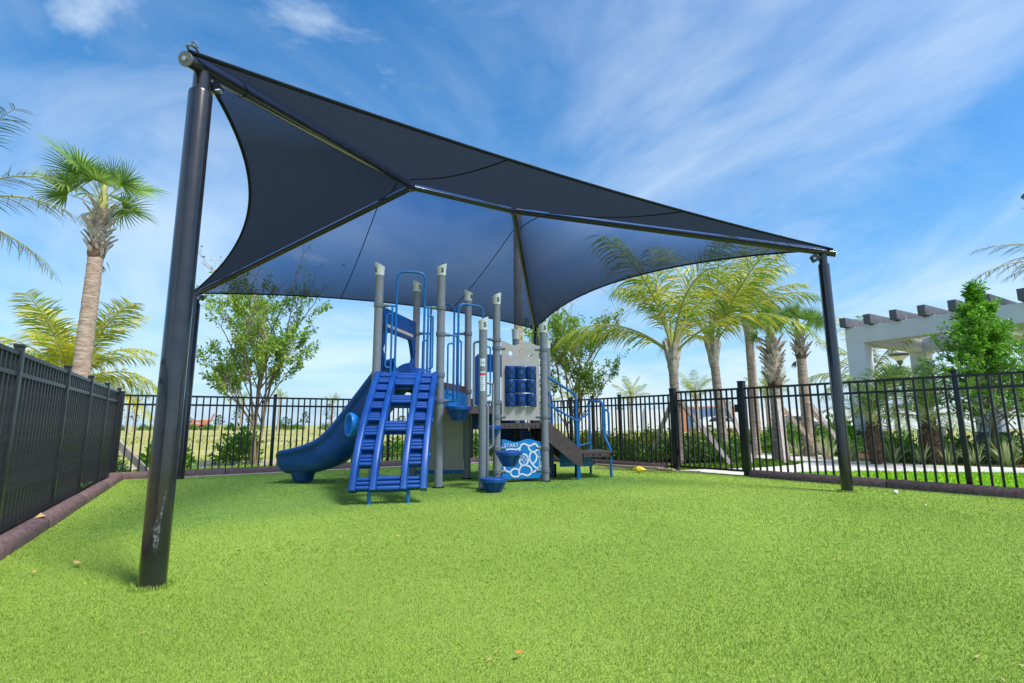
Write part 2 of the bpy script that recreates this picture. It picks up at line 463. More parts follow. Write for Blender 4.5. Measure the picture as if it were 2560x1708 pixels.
class MB:
    def __init__(self):
        self.v, self.f = [], []

    def add(self, vs, fs):
        o = len(self.v)
        self.v += [tuple(p) for p in vs]
        self.f += [tuple(i + o for i in q) for q in fs]
        return self

    def box(self, c, s, mat=None):
        x, y, z = s[0] / 2, s[1] / 2, s[2] / 2
        vs = [Vector(p) for p in ((-x, -y, -z), (x, -y, -z), (x, y, -z), (-x, y, -z), (-x, -y, z), (x, -y, z), (x, y, z), (-x, y, z))]
        if mat is not None:
            vs = [mat @ p for p in vs]
        vs = [p + Vector(c) for p in vs]
        return self.add(vs, [(0, 3, 2, 1), (4, 5, 6, 7), (0, 1, 5, 4), (1, 2, 6, 5), (2, 3, 7, 6), (3, 0, 4, 7)])

    def beam(self, a, b, w, h, up=(0, 0, 1)):
        a, b = Vector(a), Vector(b)
        t = (b - a).normalized()
        u = Vector(up)
        if abs(t.dot(u)) > 0.98:
            u = Vector((0, 1, 0))
        s = t.cross(u).normalized()
        u = s.cross(t)
        vs = []
        for p in (a, b):
            vs += [p - s * w / 2 - u * h / 2, p + s * w / 2 - u * h / 2, p + s * w / 2 + u * h / 2, p - s * w / 2 + u * h / 2]
        return self.add(vs, [(0, 1, 2, 3), (7, 6, 5, 4), (0, 4, 5, 1), (1, 5, 6, 2), (2, 6, 7, 3), (3, 7, 4, 0)])

    def tube(self, pts, r, n=8, cap=True):
        P = [Vector(p) for p in pts]
        m = len(P)
        rs = r if isinstance(r, (list, tuple)) else [r] * m
        t0 = (P[1] - P[0]).normalized()
        u = t0.cross(Vector((0, 0, 1)))
        if u.length < 1e-3:
            u = Vector((1, 0, 0))
        u.normalize()
        vs = []
        for i in range(m):
            t = ((P[min(i + 1, m - 1)] - P[max(i - 1, 0)])).normalized()
            u = (u - t * u.dot(t))
            if u.length < 1e-6:
                u = t.orthogonal()
            u.normalize()
            w = t.cross(u)
            for k in range(n):
                a = 2 * PI * k / n
                vs.append(P[i] + (u * math.cos(a) + w * math.sin(a)) * rs[i])
        fs = []
        for i in range(m - 1):
            for k in range(n):
                a, b = i * n + k, i * n + (k + 1) % n
                fs.append((a, b, b + n, a + n))
        if cap:
            fs.append(tuple(reversed(range(n))))
            fs.append(tuple(range((m - 1) * n, m * n)))
        return self.add(vs, fs)

    def lathe(self, prof, n=20, mat=None, cap=True):
        vs, fs = [], []
        for (r, z) in prof:
            for k in range(n):
                a = 2 * PI * k / n
                vs.append(Vector((r * math.cos(a), r * math.sin(a), z)))
        if mat is not None:
            vs = [mat @ p for p in vs]
        for i in range(len(prof) - 1):
            for k in range(n):
                a, b = i * n + k, i * n + (k + 1) % n
                fs.append((a, b, b + n, a + n))
        if cap:
            fs.append(tuple(reversed(range(n))))
            fs.append(tuple(range((len(prof) - 1) * n, len(prof) * n)))
        return self.add(vs, fs)

    def prism(self, poly, th, mat):
        """2-D outline (x,y) extruded th along local z (centred); mat places it"""
        n = len(poly)
        vs = [mat @ Vector((x, y, -th / 2)) for x, y in poly] + [mat @ Vector((x, y, th / 2)) for x, y in poly]
        fs = [tuple(reversed(range(n))), tuple(range(n, 2 * n))]
        fs += [(i, (i + 1) % n, n + (i + 1) % n, n + i) for i in range(n)]
        return self.add(vs, fs)

    def sweep(self, pts, sections, closed_sec=True, cap=True):
        """sections: list of lists of world points, one ring for each station"""
        n = len(sections[0])
        vs = [p for s in sections for p in s]
        fs = []
        for i in range(len(sections) - 1):
            for k in range(n if closed_sec else n - 1):
                a, b = i * n + k, i * n + (k + 1) % n
                fs.append((a, b, b + n, a + n))
        if cap and closed_sec:
            fs.append(tuple(reversed(range(n))))
            fs.append(tuple(range((len(sections) - 1) * n, len(sections) * n)))
        return self.add(vs, fs)

    def mesh(self, name, mat=None, smooth=True, bevel=0, angle=38, origin=None, fix=False):
        me = bpy.data.meshes.new(name)
        vs = self.v if origin is None else [(x - origin[0], y - origin[1], z - origin[2]) for x, y, z in self.v]
        me.from_pydata(vs, [], self.f)
        if bevel or fix:
            bm = bmesh.new()
            bm.from_mesh(me)
            if fix:
                bmesh.ops.recalc_face_normals(bm, faces=bm.faces)
            if bevel:
                es = [e for e in bm.edges if len(e.link_faces) == 2 and e.calc_face_angle(0) > 0.6]
                bmesh.ops.bevel(bm, geom=es, offset=bevel, segments=2, affect='EDGES', profile=0.6)
            bm.to_mesh(me)
            bm.free()
        if smooth:
            me.polygons.foreach_set('use_smooth', [True] * len(me.polygons))
            me.set_sharp_from_angle(angle=R(angle))
        if mat is not None:
            me.materials.append(mat)
        me.update()
        return me

    def build(self, name, mat, parent=None, smooth=True, bevel=0, angle=38, fix=False):
        return put(name, self.mesh(name, mat, smooth, bevel, angle, fix=fix), None, parent)

    def thing(self, name, mat, base, label, cat, group=None, smooth=True, bevel=0, kind=None, fix=False):
        """a top-level thing that is one mesh, its origin at its base"""
        o = put(name, self.mesh(name, mat, smooth, bevel, origin=base, fix=fix))
        o.location = base
        o['_base'] = tuple(float(c) for c in base)
        return tag(o, label, cat, group, kind)


def flat_mesh(name, polys, z, mat):
    """ground sheet from outlines (each triangulated)"""
    bm = bmesh.new()
    for poly in polys:
        vs = [bm.verts.new((x, y, z)) for x, y in poly]
        bm.faces.new(vs)
    bmesh.ops.triangulate(bm, faces=bm.faces)
    bmesh.ops.recalc_face_normals(bm, faces=bm.faces)
    for f in bm.faces:
        if f.normal.z < 0:
            f.normal_flip()
    me = bpy.data.meshes.new(name)
    bm.to_mesh(me); bm.free()
    me.materials.append(mat)
    o = bpy.data.objects.new(name, me)
    COL.objects.link(o)
    o['kind'] = 'structure'
    return o


def soup(name, verts, nper, mat, faces=None):
    """mesh from a numpy array of shape (count, nper, 3); faces: index tuples inside one piece"""
    cnt = len(verts)
    faces = faces or [tuple(range(nper))]
    me = bpy.data.meshes.new(name)
    me.vertices.add(cnt * nper)
    me.vertices.foreach_set('co', np.ascontiguousarray(verts, dtype=np.float32).ravel())
    loops = np.concatenate([np.array(f) for f in faces])
    base = (np.arange(cnt) * nper)[:, None]
    allv = (base + loops[None, :]).ravel().astype(np.int32)
    sizes = np.array([len(f) for f in faces])
    starts = np.concatenate([[0], np.cumsum(sizes)[:-1]])
    L = int(sizes.sum())
    ls = ((np.arange(cnt) * L)[:, None] + starts[None, :]).ravel().astype(np.int32)
    me.loops.add(cnt * L)
    me.loops.foreach_set('vertex_index', allv)
    me.polygons.add(cnt * len(faces))
    me.polygons.foreach_set('loop_start', ls)
    me.polygons.foreach_set('loop_total', np.tile(sizes, cnt).astype(np.int32))
    me.update(calc_edges=True)
    me.materials.append(mat)
    return me


_txt = {}


def text_mesh(s, size, depth=0.003, font_shear=0.0):
    key = (s, size, depth)
    if key in _txt:
        return _txt[key].copy()
    cu = bpy.data.curves.new('lettering', 'FONT')
    cu.body = s
    cu.size = size
    cu.align_x = 'CENTER'
    cu.align_y = 'CENTER'
    cu.extrude = depth
    cu.offset = 0.006 * size
    cu.resolution_u = 3
    o = bpy.data.objects.new('lettering', cu)
    COL.objects.link(o)
    bpy.context.view_layer.update()
    dg = bpy.context.evaluated_depsgraph_get()
    me = bpy.data.meshes.new_from_object(o.evaluated_get(dg))
    bpy.data.objects.remove(o)
    bpy.data.curves.remove(cu)
    me.materials.clear()
    _txt[key] = me
    return me.copy()


def frame(origin, x, z):
    """matrix whose local x,z are given (y completes the right-handed set)"""
    x, z = Vector(x).normalized(), Vector(z).normalized()
    y = z.cross(x).normalized()
    x = y.cross(z)
    return Matrix(((x.x, y.x, z.x, origin[0]), (x.y, y.y, z.y, origin[1]), (x.z, y.z, z.z, origin[2]), (0, 0, 0, 1)))

# ------------------------------------------------------------------ the ground
CORNER = (-7.2, 9.4)            # fence corner far left
LDIR = Vector((0.510, -0.860, 0)).normalized()       # left fence, towards the camera
FAR = (0.56, 14.06)             # fence corner behind the play structure
GATE_R = (4.20, 9.40)           # gate post
RDIR = Vector((0.616, -0.788, 0)).normalized()       # right fence, towards the camera
LEFT_END = (CORNER[0] + LDIR.x * 12.2, CORNER[1] + LDIR.y * 12.2)
RIGHT_END = (GATE_R[0] + RDIR.x * 8.2, GATE_R[1] + RDIR.y * 8.2)

S = 900.0
flat_mesh('field', [[(-S, -60), (S, -60), (S, S), (-S, S)]], -0.012, M['field'])
turf_poly = [LEFT_END, (LEFT_END[0] + 1.0, -5), (RIGHT_END[0], -5), RIGHT_END, GATE_R, FAR, CORNER]
flat_mesh('turf', [turf_poly], 0.004, M['turf'])
lawn_poly = [(-10.3, 9.4), (-7.15, 9.5), (0.56, 14.2), (4.3, 9.45), (10.5, 1.5), (30, 1.5), (30, 12), (16, 14), (10, 18), (5.0, 17.2), (0.9, 17.6), (-4.6, 12.9), (-9.0, 10.6)]
flat_mesh('lawn', [lawn_poly], -0.004, M['lawn'])
flat_mesh('dirt_ground', [[(-9.0, 10.7), (-4.6, 13.0), (0.6, 17.4), (-3, 17.0), (-7.2, 14.2), (-12, 11.4)]], -0.007, M['dirt'])
path_poly = [(3.25, 10.55), (4.22, 9.42), (5.3, 9.95), (6.5, 10.2), (9.6, 9.55), (15.0, 8.0), (24, 6.5), (24, 7.9), (15, 9.2), (10.6, 10.45),
             (8.9, 11.6), (8.5, 12.8), (8.9, 15.3), (8.6, 16.2), (7.4, 16.0), (6.0, 15.6), (5.2, 15.4), (5.6, 14.5), (6.4, 14.0), (6.9, 13.1), (6.85, 12.3), (6.3, 11.7), (5.1, 11.0), (4.0, 10.75)]
flat_mesh('path', [path_poly], 0.006, M['concrete'])
bed_poly = [(9.05, 11.6), (10.7, 10.55), (15, 9.3), (24, 8.0), (24, 13.5), (15.5, 15.8), (10.5, 17.5), (9.1, 16.4), (9.05, 15.3), (8.65, 12.8)]
flat_mesh('mulch_bed', [bed_poly], 0.001, M['mulch'])
bed2 = [(1.0, 14.4), (3.6, 11.9), (5.2, 12.6), (5.6, 13.6), (5.0, 14.3), (4.8, 15.6), (2.4, 16.5)]
flat_mesh('mulch_bed', [bed2], 0.001, M['mulch'])
# pale strip between border and turf at the back
bd = Vector((FAR[0] - CORNER[0], FAR[1] - CORNER[1], 0)).normalized()
bn = Vector((bd.y, -bd.x, 0))
c0, c1 = Vector((*CORNER, 0)) + bn * 0.1 + bd * 0.7, Vector((*FAR, 0)) + bn * 0.1 - bd * 0.4
strip = [c0 + bn * .04, c1 + bn * 0.12, c1 + bn * 0.38, c0 + bn * 0.26]
flat_mesh('sand_strip', [[(p.x, p.y) for p in strip]], 0.009, M['sand_strip'])


def inside(poly, X, Y):
    res = np.zeros(len(X), bool)
    j = len(poly) - 1
    for i in range(len(poly)):
        xi, yi = poly[i]; xj, yj = poly[j]
        c = ((yi > Y) != (yj > Y)) & (X < (xj - xi) * (Y - yi) / (yj - yi + 1e-12) + xi)
        res ^= c
        j = i
    return res


def blades(rng, X, Y, z0, h, w, lean, hj=0.35):
    """grass blades, each 5 vertices (2 base, 2 middle, tip)"""
    n = len(X)
    a = rng.uniform(0, 2 * PI, n)
    d = rng.uniform(0, 2 * PI, n)
    H = h * (1 + hj * rng.uniform(-1, 1, n))
    W = w * rng.uniform(0.7, 1.3, n) / 2
    ln = lean * rng.uniform(0.2, 1.0, n) * H
    sx, sy = np.cos(a) * W, np.sin(a) * W
    dx, dy = np.cos(d) * ln, np.sin(d) * ln
    out = np.empty((n, 5, 3), np.float32)
    z0 = np.broadcast_to(z0, n)
    out[:, 0] = np.stack([X - sx, Y - sy, z0], 1)
    out[:, 1] = np.stack([X + sx, Y + sy, z0], 1)
    out[:, 2] = np.stack([X + sx * .8 + dx * .35, Y + sy * .8 + dy * .35, z0 + H * .58], 1)
    out[:, 3] = np.stack([X - sx * .8 + dx * .35, Y - sy * .8 + dy * .35, z0 + H * .58], 1)
    out[:, 4] = np.stack([X + dx, Y + dy, z0 + H], 1)
    return out


def scatter(rng, n, poly, box):
    X = rng.uniform(box[0], box[1], n)
    Y = rng.uniform(box[2], box[3], n)
    k = inside(poly, X, Y)
    return X[k], Y[k]


rng = np.random.default_rng(7)
parts = []
ys = np.linspace(1.0, 14.0, 800)
wid = 2 * (1.4 * ys + 0.8)
dens = 31000 * (1.5 / ys) ** 1.8                 # blades per square metre, thinning steadily with distance
cdf = np.cumsum(dens * wid) * (ys[1] - ys[0])
n = int(cdf[-1])
Y = np.interp(rng.uniform(0, cdf[-1], n), cdf, ys)
X = rng.uniform(-1, 1, n) * (1.4 * Y + 0.8)
k = inside(turf_poly, X, Y)
X, Y = X[k], Y[k]
sd_ = (X - CORNER[0]) * bn.x + (Y - CORNER[1]) * bn.y      # the strip at the back stays bare
k = sd_ > 0.40
X, Y = X[k], Y[k]
pile = .9 + .13 * np.sin(X * 1.1 + Y * .7) * np.sin(Y * 1.7 - X * .35) + .12 * np.sin(X * 3.1 + 1.7 * np.sin(Y * 2.3))
parts.append(blades(rng, X, Y, 0.004, .0122 * pile, .0021 * (Y / 1.5) ** .88, 0.85))
turf_v = np.concatenate(parts)
me = soup('turf_grass', turf_v, 5, M['turf_blade'], [(0, 1, 2, 3), (3, 2, 4)])
tg = put('turf_grass', me)
tag(tg, 'short bright green artificial turf blades covering the play yard', 'grass', kind='stuff')

lx = []
X, Y = scatter(rng, 110000, lawn_poly, (2.0, 14.0, 4.0, 17.5))
k = ~inside(path_poly, X, Y) & ~inside(bed_poly, X, Y) & ~inside(bed2, X, Y)
X, Y = X[k], Y[k]
lx.append(blades(rng, X, Y, -0.004, .035, .012, .5))
X, Y = scatter(rng, 60000, lawn_poly, (-10, 2.0, 9, 17.5))
lx.append(blades(rng, X, Y, -0.004, .06, .014, .5))
me = soup('lawn_grass', np.concatenate(lx), 5, M['lawn_blade'], [(0, 1, 2, 3), (3, 2, 4)])
tag(put('lawn_grass', me), 'bright green lawn blades outside the black fence', 'grass', kind='stuff')
# dry tufts on the field beyond
n = 26000
ang = rng.uniform(-1.15, 1.15, n)
rad = 13.5 + 75 * rng.uniform(0, 1, n) ** 1.6
X, Y = rad * np.sin(ang), rad * np.cos(ang)
k = ~inside(lawn_poly, X, Y) & (Y > 9) & ~inside([(-9.0, 10.7), (-4.6, 13.0), (0.6, 17.4), (-3, 17.0), (-7.2, 14.2), (-12, 11.4)], X, Y)
k &= (np.sin(X * .23 + 1.2) + np.sin(Y * .31 + X * .1) + rng.uniform(-1, 1, n)) > -0.5
X, Y = X[k], Y[k]
me = soup('field_grass', blades(rng, X, Y, -0.012, .11, .05, .8), 5, M['dry_blade'], [(0, 1, 2, 3), (3, 2, 4)])
tag(put('field_grass', me), 'dry yellowish grass tufts across the open field', 'grass', kind='stuff')


# ------------------------------------------------------------------ shade structure
NL, NR, FL, FR = V(-2.14, 3.22, 0), V(4.55, 7.20, 0), V(-5.95, 9.41, 0), V(0.62, 13.30, 0)
ZE = 3.40
A1, A2 = V(-1.60, 7.77, 4.72), V(0.04, 8.74, 4.72)      # ends of the ridge (centre of the beams)
shade = empty('shade_structure', (0, 7.9, 0), 'large navy fabric shade canopy on four black steel posts over the play structure', 'canopy')
APEX = {'NL': A1, 'FL': A1, 'NR': A2, 'FR': A2}
PB = {'NL': NL, 'NR': NR, 'FL': FL, 'FR': FR}
TIP = {}
for k, p in PB.items():
    top = V(p.x, p.y, ZE)
    out = (top - APEX[k]).normalized()
    tip = top + out * 0.16
    TIP[k] = tip
    post = MB().lathe([(0.073, -0.05), (0.073, 3.205), (0.070, 3.215), (0.055, 3.216)], 40, Matrix.Translation((p.x, p.y, 0))).build('post', M['black_paint'], shade)
    MB().lathe([(0.054, 3.21), (0.054, 3.36)], 28, Matrix.Translation((p.x, p.y, 0))).build('post_neck', M['black_paint'], post)
    bx = (out.x, out.y)
    b = MB()
    side = V(-out.y, out.x, 0).normalized()
    for s in (-1, 1):
        b.beam(V(p.x, p.y, 3.25) - out * 0.09 + side * s * .035, V(p.x, p.y, 3.33) - out * 0.13 + side * s * .035, .012, .09)
    b.build('bracket', M['black_paint'], post)
    MB().tube([V(p.x, p.y, 3.27) - out * .12 - side * .06, V(p.x, p.y, 3.27) - out * .12 + side * .06], .018, 8).build('bolt', M['steel'], post)
    beam = MB().tube([tip, APEX[k]], 0.046, 24).build('hip_beam', M['black_paint'], shade)
    MB().tube([tip + out * .002, tip + out * 0.012], 0.049, 24).build('end_cap', M['grey_dark'], beam)
    MB().tube([tip + out * .013, tip + out * 0.022], 0.016, 6).build('bolt', M['steel'], beam)
    q = top - out * 0.42
    MB().tube([q, q - out * 0.03], 0.051, 24).build('beam_sleeve', M['black_paint'], beam)
MB().tube([A1, A2], 0.044, 24).build('ridge_beam', M['black_paint'], shade)
for a in (A1, A2):
    MB().lathe([(0.02, -.062), (0.052, -.05), (0.058, 0), (0.052, .05), (0.02, .062)], 16, Matrix.Translation(a)).build('beam_joint', M['black_paint'], shade)
UP = V(0, 0, 0.070)
EAVE = {k: TIP[k] + UP + (TIP[k] - APEX[k]).normalized() * -0.02 for k in TIP}


def panel(c1, c2, r1, r2, sag, lift):
    nu, nv = 36, 18
    vs, fs = [], []
    e1, e2 = EAVE[c1], EAVE[c2]
    mid = (r1 + r2) / 2
    inward = ((mid - (e1 + e2) / 2)).normalized()
    for j in range(nv + 1):
        t = j / nv
        for i in range(nu + 1):
            u = i / nu
            e = e1.lerp(e2, u) + inward * sag * 4 * u * (1 - u)
            r = r1.lerp(r2, u)
            p = e.lerp(r, t)
            # cloth sinks slightly between the beams
            p.z -= 0.10 * 4 * u * (1 - u) * t * (1 - t) * 4 * lift
            vs.append(p)
    for j in range(nv):
        for i in range(nu):
            a = j * (nu + 1) + i
            fs.append((a, a + 1, a + nu + 2, a + nu + 1))
    return vs, fs, nu, nv


R1, R2 = A1 + UP, A2 + UP
PAN = [('NL', 'NR', R1, R2, 0.42), ('NR', 'FR', R2, R2, 0.75), ('FR', 'FL', R2, R1, 0.45), ('FL', 'NL', R1, R1, 0.68)]
for c1, c2, r1, r2, sag in PAN:
    vs, fs, nu, nv = panel(c1, c2, r1, r2, sag, 1.0)
    pn = MB().add(vs, fs).build('fabric_panel', M['fabric'], shade, angle=180)
    hem = [vs[i] + V(0, 0, -.004) for i in range(nu + 1)]
    MB().tube(hem, 0.016, 6).build('hem', M['webbing'], pn)
    row = lambda a, b, ta, tb: [vs[int(round((ta + (tb - ta) * k / 12) * nv)) * (nu + 1) + int(round((a + (b - a) * k / 12) * nu))] for k in range(13)]

    def seam(X0, t0, X1, t1_):
        """straight seam; X is metres along the eave, t the way up to the ridge"""
        pts = []
        e1, e2 = EAVE[c1], EAVE[c2]
        ev = e2 - e1
        Le = ev.length
        ev = ev / Le
        off, Lr = (r1 - e1).dot(ev), (r2 - r1).dot(ev)
        inward = (((r1 + r2) / 2 - (e1 + e2) / 2)).normalized()
        for k in range(25):
            t = t0 + (t1_ - t0) * k / 24
            x = (X0 + (X1 - X0) * k / 24) * Le
            u = min(1, max(0, (x - t * off) / ((1 - t) * Le + t * Lr)))
            e = e1.lerp(e2, u) + inward * sag * 4 * u * (1 - u)
            p = e.lerp(r1.lerp(r2, u), t)
            p.z -= 0.10 * 4 * u * (1 - u) * t * (1 - t) * 4 + .004
            pts.append(p)
        MB().tube(pts, 0.008, 5).build('seam', M['webbing'], pn)
    if r1 != r2:
        seam(0.34, 0.0, 0.335, 0.86)
        seam(0.66, 0.0, 0.665, 0.86)
    else:
        seam(0.44, 0.86, 0.56, 0.86)
# cable hook on the near corner
tip = TIP['NL']
oo = (tip - A1).normalized()
MB().tube(smooth_path([tip - oo * .02 + V(0, 0, .07), tip + oo * .03 + V(0.02, 0, .09), tip + oo * .0 + V(.03, .02, .11), tip - oo * .06 + V(.03, .02, .08)], 6), .008, 8).build('cable_hook', M['lamp_metal'], shade)
MB().tube(smooth_path([tip + V(.03, .02, .10), tip + V(.02, .01, .135), tip + V(.04, .02, .14), tip + V(.05, .03, .11)], 6), .006, 6).build('cable_end', M['lamp_metal'], shade)


# pale scrapes low on the near post
near_post = [o for o in bpy.data.objects if o.name == 'post'][0]
rg = random.Random(4)
for (a0, z0, a1, z1, w) in ((-62, .22, -38, .56, .010), (-64, .24, -60, .36, .014), (-72, .30, -58, .42, .007), (-55, .20, -47, .34, .006), (-80, .34, -70, .37, .005), (-95, .80, -90, .82, .004), (-70, 1.0, -60, 1.01, .003)):
    vs = []
    for k in range(9):
        t = k / 8
        a = R(a0 + (a1 - a0) * t + rg.uniform(-1.5, 1.5))
        z = z0 + (z1 - z0) * t
        ww = w * (.35 + math.sin(PI * t)) * rg.uniform(.6, 1.2)
        for sgn in (-1, 1):
            aa = a + sgn * ww / .073 * .5
            vs.append(V(NL.x + 0.0737 * math.cos(aa), NL.y + 0.0737 * math.sin(aa), z))
    MB().add(vs, [(2 * k, 2 * k + 1, 2 * k + 3, 2 * k + 2) for k in range(8)]).build('paint_scrape', M['scrape'], near_post)


# ------------------------------------------------------------------ fences
PICK = MB().box((0, 0, 0.77), (0.026, 0.026, 1.54)).mesh('picket', M['fence_paint'], False)
POSTM = MB().box((0, 0, 0.80), (0.062, 0.062, 1.62)).mesh('post', M['fence_paint'], bevel=.004)
CAPM = MB().box((0, 0, 1.622), (0.072, 0.072, 0.024)).mesh('post_cap', M['fence_paint'], bevel=.005)
POSTB = MB().box((0, 0, 0.83), (0.105, 0.105, 1.68)).mesh('post', M['fence_paint'], bevel=.004)
CAPB = MB().box((0, 0, 1.682), (0.118, 0.118, 0.026)).mesh('post_cap', M['fence_paint'], bevel=.005)


def rail(a, b, z, w=0.036, h=0.036):
    return MB().beam((a.x, a.y, z), (b.x, b.y, z), w, h)


def fence_run(root, start, d, length, posts, big=(), hs=1.0, step=0.1155):
    d = Vector(d).normalized()
    start = Vector((*start[:2], 0))
    rot = Matrix.Rotation(math.atan2(d.y, d.x), 4, 'Z')
    sc = Matrix.Diagonal((1, 1, hs, 1))
    for s in posts:
        p = start + d * s
        m = Matrix.Translation(p) @ rot @ sc
        po = put('post', POSTB if s in big else POSTM, None, root, m)
        # caps are sub-parts of their post and follow it
        c = put('post_cap', CAPB if s in big else CAPM)
        c.parent = po
    cuts = sorted(posts)
    for a, b in zip(cuts[:-1], cuts[1:]):
        if b - a < 0.2:
            continue
        pa, pb = start + d * (a + .03), start + d * (b - .03)
        for z, h in ((1.555, .036), (1.385, .036), (0.075, .036)):
            rail(pa, pb, z * hs, .036, h).build('rail', M['fence_paint'], root, smooth=False)
        n = max(1, int(round((b - a) / step)))
        for k in range(1, n):
            p = start + d * (a + (b - a) * k / n)
            put('picket', PICK, None, root, Matrix.Translation(p) @ rot @ sc)


left = empty('fence', (*CORNER, 0), 'black metal picket fence running along the left edge towards the camera', 'fence')
fence_run(left, CORNER, LDIR, 12.2, [0.0, 1.35, 2.75, 4.15, 5.95, 7.75, 9.55, 11.35])
back = empty('fence', (CORNER[0] + 4, CORNER[1] + 2.3, 0), 'black picket fence across the back, behind the slide', 'fence')
bl = (Vector((*FAR, 0)) - Vector((*CORNER, 0))).length
fence_run(back, CORNER, bd, bl, [0.06, 2.62, 5.05, 7.2, bl - .06], hs=0.965)
rs = empty('fence', (2.2, 12, 0), 'black picket fence behind the stairs, left of the gate', 'fence')
rl = (Vector((*FAR, 0)) - Vector((*GATE_R, 0))).length
fence_run(rs, GATE_R, -RDIR, rl, [1.47, 2.88, 3.70, 4.45, rl - .05], big=(1.47,), hs=0.97)
rr = empty('fence', (6, 7, 0), 'black picket fence at right, in front of the white pergola', 'fence')
fence_run(rr, GATE_R, RDIR, 8.2, [0.0, 3.03, 5.4, 7.8], big=(0.0,))
gate = empty('gate', (3.8, 9.95, 0), 'black picket gate between two thick posts opening to the path', 'gate')
g0 = Vector((*GATE_R, 0)) - RDIR * 0.085
g1 = Vector((*GATE_R, 0)) - RDIR * 1.385
for z in (1.555, 1.385, 0.085):
    rail(g0, g1, z, .036, .038).build('rail', M['fence_paint'], gate, smooth=False)
grot = Matrix.Rotation(math.atan2(RDIR.y, RDIR.x), 4, 'Z')
PICKG = MB().box((0, 0, 0.82), (0.026, 0.026, 1.47)).mesh('picket', M['fence_paint'], False)
for k in range(13):
    p = g0.lerp(g1, k / 12)
    put('picket', PICKG, None, gate, Matrix.Translation(p) @ grot)
for z in (0.35, 1.2):
    MB().box(g1 - RDIR * .02 + V(0, 0, z), (.05, .05, .12), Matrix.Rotation(math.atan2(RDIR.y, RDIR.x), 3, 'Z')).build('hinge', M['fence_paint'], gate, bevel=.004)
MB().box(g0 + V(-.05, -.03, 1.2), (.06, .05, .14), Matrix.Rotation(math.atan2(RDIR.y, RDIR.x), 3, 'Z')).build('latch', M['fence_paint'], gate, bevel=.006)


# rubber border logs along the fences
def border(name_label, a, b, inset, seg, cat='border', rise=0.125, width=0.165):
    a, b = Vector((*a[:2], 0)), Vector((*b[:2], 0))
    d = (b - a).normalized()
    n = inset.normalized()
    root = empty('turf_border', ((a + b) / 2), name_label, cat)
    L = (b - a).length
    k = max(1, round(L / seg))
    rnd = random.Random(len(name_label))
    for i in range(k):
        p = a + d * (L * i / k + .006) + n * inset.length + V(0, 0, rnd.uniform(-.006, .006))
        q = a + d * (L * (i + 1) / k - .006) + n * (inset.length + rnd.uniform(-.008, .008)) + V(0, 0, rnd.uniform(-.006, .006))
        secs = []
        for s, t in ((p, 0), (p + d * .02, 1), (q - d * .02, 1), (q, 0)):
            ring = []
            f = 1.0 if t else 0.9
            for (w, h) in ((-.5, -.15), (-.5, .45), (-.42, .74), (-.25, .93), (0, 1.0), (.25, .93), (.42, .74), (.5, .45), (.5, -.15)):
                ring.append(s + n * w * width * f + V(0, 0, h * rise * f))
            secs.append(ring)
        MB().sweep(None, secs).build('border_section', M['rubber'], root, fix=True)


ln = Vector((-LDIR.y, LDIR.x, 0))
if ln.x < 0:
    ln = -ln
border('brown rounded rubber border along the foot of the left fence', CORNER, LEFT_END, ln * 0.14, 1.85)
border('brown rubber border along the foot of the back fence', CORNER, FAR, bn * 0.12, 1.9)
rn = Vector((-RDIR.y, RDIR.x, 0))
if rn.x > 0:
    rn = -rn
gp = Vector((*GATE_R, 0))
b0 = gp - RDIR * 1.62
border('dark brown rubber border behind the stairs, ending at the gate', b0, FAR, rn * 0.13, 2.0)
border('dark brown rubber border under the right fence, starting at the gate', gp + RDIR * .12, RIGHT_END, rn * 0.13, 1.9)


# ------------------------------------------------------------------ play structure
play = empty('play_structure', (-0.6, 8.6, 0), 'blue and grey playground climber with slides, decks and stairs under the navy canopy', 'playground')
pA, pB, pC, pD, pE, pF, pG, pH, pI = (V(-2.05, 7.70, 0), V(-1.12, 7.93, 0), V(-0.44, 7.70, 0), V(-0.26, 8.52, 0), V(0.54, 8.70, 0),
                                      V(-1.74, 9.15, 0), V(-0.80, 9.20, 0), V(0.07, 9.45, 0), V(0.66, 9.62, 0))
Z1, Z2, Z3 = 1.60, 1.22, 0.955


def play_post(p, top, slant, s_yaw, r=0.0635, letter=True):
    po = MB().lathe([(r, -0.04), (r, top - 0.19)], 24, Matrix.Translation((p.x, p.y, 0))).build('post', M['grey_post'], play)
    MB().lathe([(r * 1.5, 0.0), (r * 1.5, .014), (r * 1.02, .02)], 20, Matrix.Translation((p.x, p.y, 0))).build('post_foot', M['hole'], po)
    n = 24
    sec = []
    for (rr, z, k) in ((r * 1.06, top - .20, 0), (r * 1.10, top - .10, 0), (r * 1.26, top - .03, 1), (r * 1.16, top - .025, 1), (r * 0.9, top - .10, 0.7), (r * .3, top - .12, .3)):
        ring = []
        for i in range(n):
            a = 2 * PI * i / n
            ring.append(V(p.x + rr * math.cos(a), p.y + rr * math.sin(a), z + k * 0.035 * math.cos(a - slant)))
        sec.append(ring)
    cap = MB().sweep(None, sec, cap=True).build('post_cap', M['cap'], po, fix=True)
    if letter:
        me = text_mesh('S', 0.105, 0.004)
        nrm = V(math.sin(s_yaw), -math.cos(s_yaw), 0)
        org = V(p.x, p.y, top - .125) + nrm * (r * 1.10 + .002)
        put('cap_letter', me, M['ink'], cap, frame(org, V(math.cos(s_yaw), math.sin(s_yaw), 0), nrm))
    return po


play_post(pA, 3.43, PI, R(-42))
play_post(pB, 3.49, PI / 5, R(18))
postC = play_post(pC, 2.56, 0.3, R(28))
play_post(pD, 3.15, 0.2, R(25))
play_post(pE, 2.69, 0.2, R(22))
play_post(pF, 3.55, PI, R(50))
play_post(pG, 3.38, PI, R(50))
play_post(pH, 2.70, PI, R(60), letter=False)
play_post(pI, 2.55, PI, R(60), letter=False)

